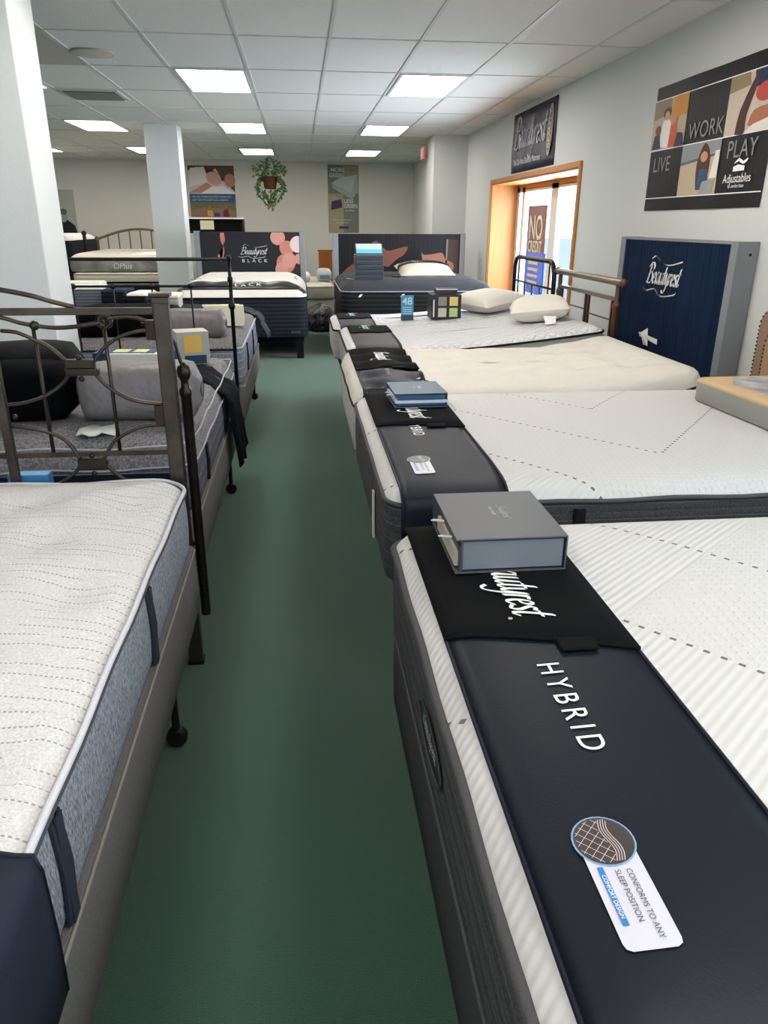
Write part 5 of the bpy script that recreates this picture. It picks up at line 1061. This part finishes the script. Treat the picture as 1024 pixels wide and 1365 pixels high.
# black cabinet with white top
t = thing('cabinet', 'black open cabinet with white top under the sleeping woman poster', 'cabinet', (-2.3, 16.4, 0))
k = MB(); k.box(0, 1.18, 0.38, 0.40, 0, 1.57); k.box(0, 0.03, 0, 0.38, 0, 1.57); k.box(1.15, 1.18, 0, 0.38, 0, 1.57)
for z in (0.1, 0.6, 1.3): k.box(0.03, 1.15, 0.0, 0.38, z, z+0.03)
k.build('carcass', mat('cabinet_black', '#1a1817', 0.5), t); MB().box(-0.01, 1.19, -0.02, 0.41, 1.57, 1.6).build('top', mat('cabinet_top', '#dad6cc', 0.5), t)
t = thing('paper_notice', 'yellow and white paper notice hanging from the front of the black cabinet top', 'notice', (-1.98, 16.36, 1.37)); MB().box(0, 0.27, 0, 0.01, 0, 0.17).build('sheet', mat('notice_pale', '#c9c5ae', 0.7), t); MB().box(0.04, 0.23, -0.003, 0, 0.09, 0.12).build('yellow_line', mat('notice_yellow', '#d3c96a', 0.7), t)
# between the two back beds
t = thing('headboard', 'honey-orange wooden headboard post between the two far beds', 'headboard', (0.36, 15.0, 0))
ORW = m_wood('orange_pine', '#b56a1c', '#8f4b10'); MB().box(0, 0.05, 0, 0.05, 0, 1.0).build('post', ORW, t, bevel=0.004); MB().box(0.05, 0.26, 0.015, 0.035, 0.4, 1.0).build('panel', ORW, t); MB().box(-0.02, 0.28, -0.01, 0.06, 1.0, 1.03).build('cap_rail', ORW, t, bevel=0.004)
m6 = mattress('mattress', 'pale wrapped mattress low between the two far beds', (0.52, 12.2, 0.38), PI/2, 1.6, 0.95, 0.24, 0.05, mat('wrap_cream', '#cfc8b8', 0.3, bump=(6, 0.02)), mat('wrap_side', '#aaa596', 0.4, bump=(6, 0.02)), TAPEW, crown=0.02, r=0.1)
box_spring('box_spring', 'pale low box spring under the wrapped mattress between the far beds', (0.51, 12.22, 0.0), PI/2, 1.58, 0.93, 0.378, mat('wrap_side', '#aaa596', 0.4))
t = thing('black_bag', 'heap of crumpled black plastic wrap on the floor between the two far beds', 'plastic wrap', (0.28, 11.6, 0)); k = MB(); rnd = random.Random(5); rings = []
for i in range(9):
    f = i/8; rr_ = 0.36*(1-f**3)**0.5+0.02; rings.append([(0.62*rr_*math.cos(a)*(1+rnd.uniform(-0.06, 0.06)), rr_*math.sin(a)*(1+rnd.uniform(-0.1, 0.1)), 0.38*f) for a in [2*PI*j/22 for j in range(22)]])
loft(k, rings, cap0=True, cap1=True); k.build('sheeting', mat('black_plastic', '#0e0e10', 0.25, bump=(14, 0.03)), t, smooth=True)
t = thing('wrapped_pillow', 'pillow in clear and blue packaging on the pale mattress between the far beds', 'pillow', (0.08, 12.3, 0.38+m6.z(0.2, 0.3, 0.2)+0.002)); k = MB(); loft(k, [[(x, y, z) for x, y in rr(i, 0.26-i, i, 0.4-i, 0.05, 6, 6)] for i, z in ((0.03, 0), (0, 0.05), (0, 0.09), (0.03, 0.13), (0.08, 0.14))], cap0=True, cap1=True); k.xf(Matrix.Translation((-0.18, 0, 0))); k.build('cover', PLWHITE, t, smooth=True)
t = thing('wrapped_pillow', 'smaller packaged pillow with blue label by the orange wooden post', 'pillow', (0.26, 12.35, 0.38+m6.z(0.2, 0.3, 0.2)+0.002)); k = MB(); loft(k, [[(x, y, z) for x, y in rr(i, 0.24-i, i, 0.38-i, 0.05, 6, 6)] for i, z in ((0.03, 0), (0, 0.05), (0, 0.13), (0.03, 0.18), (0.07, 0.19))], cap0=True, cap1=True); k.build('cover', mat('pack_clear', '#b9bcbb', 0.3), t, smooth=True)
MB().box(0.05, 0.2, -0.004, 0.0, 0.04, 0.1).build('blue_label', mat('pack_blue', '#5f8fa8', 0.4), t)

# ------------------------------------------------------------------ outside the window
t = thing('feather_banner', 'tall red-brown and blue NO CREDIT banner standing outside the window', 'banner', (4.2, 13.8, -0.12))
MB().box(-0.01, 0.01, -0.62, 0.35, 1.15, 1.93).build('red_cloth', mat('flag_red', '#7d3626', 0.5), t)
MB().box(-0.01, 0.01, -0.70, 0.45, 0.45, 1.15).build('blue_cloth', mat('flag_blue', '#1560c8', 0.5), t)
k = MB(); k.add([(-0.012, 0.35, 1.93), (-0.012, 0.62, 1.90), (-0.012, 0.95, 0.45), (-0.012, 0.45, 0.45)], [(0, 1, 2, 3)]); k.build('navy_edge', mat('flag_navy', '#10285c', 0.5), t, solid=0.004)
MB().tube([(0.02, 0.5, 0.0), (0.02, 0.5, 1.95)], 0.015, 8).build('pole', GREYHB, t)
F_ = Frame((-0.012, 0.3, 0), (0, -1, 0), (0, 0, 1), 0.006); k = MB(); text(k, F_, 'NO', 0.56, 0.42, 1.38, 'CENTER', bold=0.008, sx=0.9); text(k, F_, 'CREDIT', 0.27, 0.42, 1.16, 'CENTER', bold=0.004, sx=0.9)
for i_ in range(4): k.add([F_.p(a_, b_) for a_, b_ in [(0.1, 0.95-0.11*i_), (0.7, 0.95-0.11*i_), (0.7, 1.0-0.11*i_), (0.1, 1.0-0.11*i_)]], [(0, 1, 2, 3)])
k.build('lettering', mat('flag_cream', '#d9c7a0', 0.5), t)
t = thing('car', 'blue parked car seen low through the right window pane', 'car', (9.0, 18.5, -0.12), math.radians(20))
CARB = mat('car_blue', '#3f5f96', 0.25, 0.3)
prof = [(-2.2, 0.35), (-2.2, 0.8), (-1.9, 0.95), (-1.2, 1.0), (-0.6, 1.42), (0.8, 1.45), (1.5, 1.0), (2.1, 0.9), (2.25, 0.6), (2.2, 0.35)]
k = MB(); k.prism([(a, b) for a, b in prof], -0.85, 0.85); k.v = [(c, a, b) for a, b, c in k.v]; k.f = [f[::-1] for f in k.f]; k.build('body', CARB, t, bevel=0.06)
for s_ in (-1, 1):
    k = MB(); k.prism([(-1.0, 1.02), (-0.55, 1.36), (0.75, 1.38), (1.25, 1.02)], s_*0.86-0.01, s_*0.86+0.01); k.v = [(c, a, b) for a, b, c in k.v]; k.build('side_glass', mat('car_glass', '#20262e', 0.1), t)
    for y in (-1.35, 1.4): MB().lathe([(0.02, -0.1), (0.3, -0.1), (0.33, -0.06), (0.33, 0.06), (0.3, 0.1), (0.02, 0.1)], (s_*0.8, y, 0.33), 20, axis='x').build('wheel', RUBBER, t, smooth=True, angle=40)
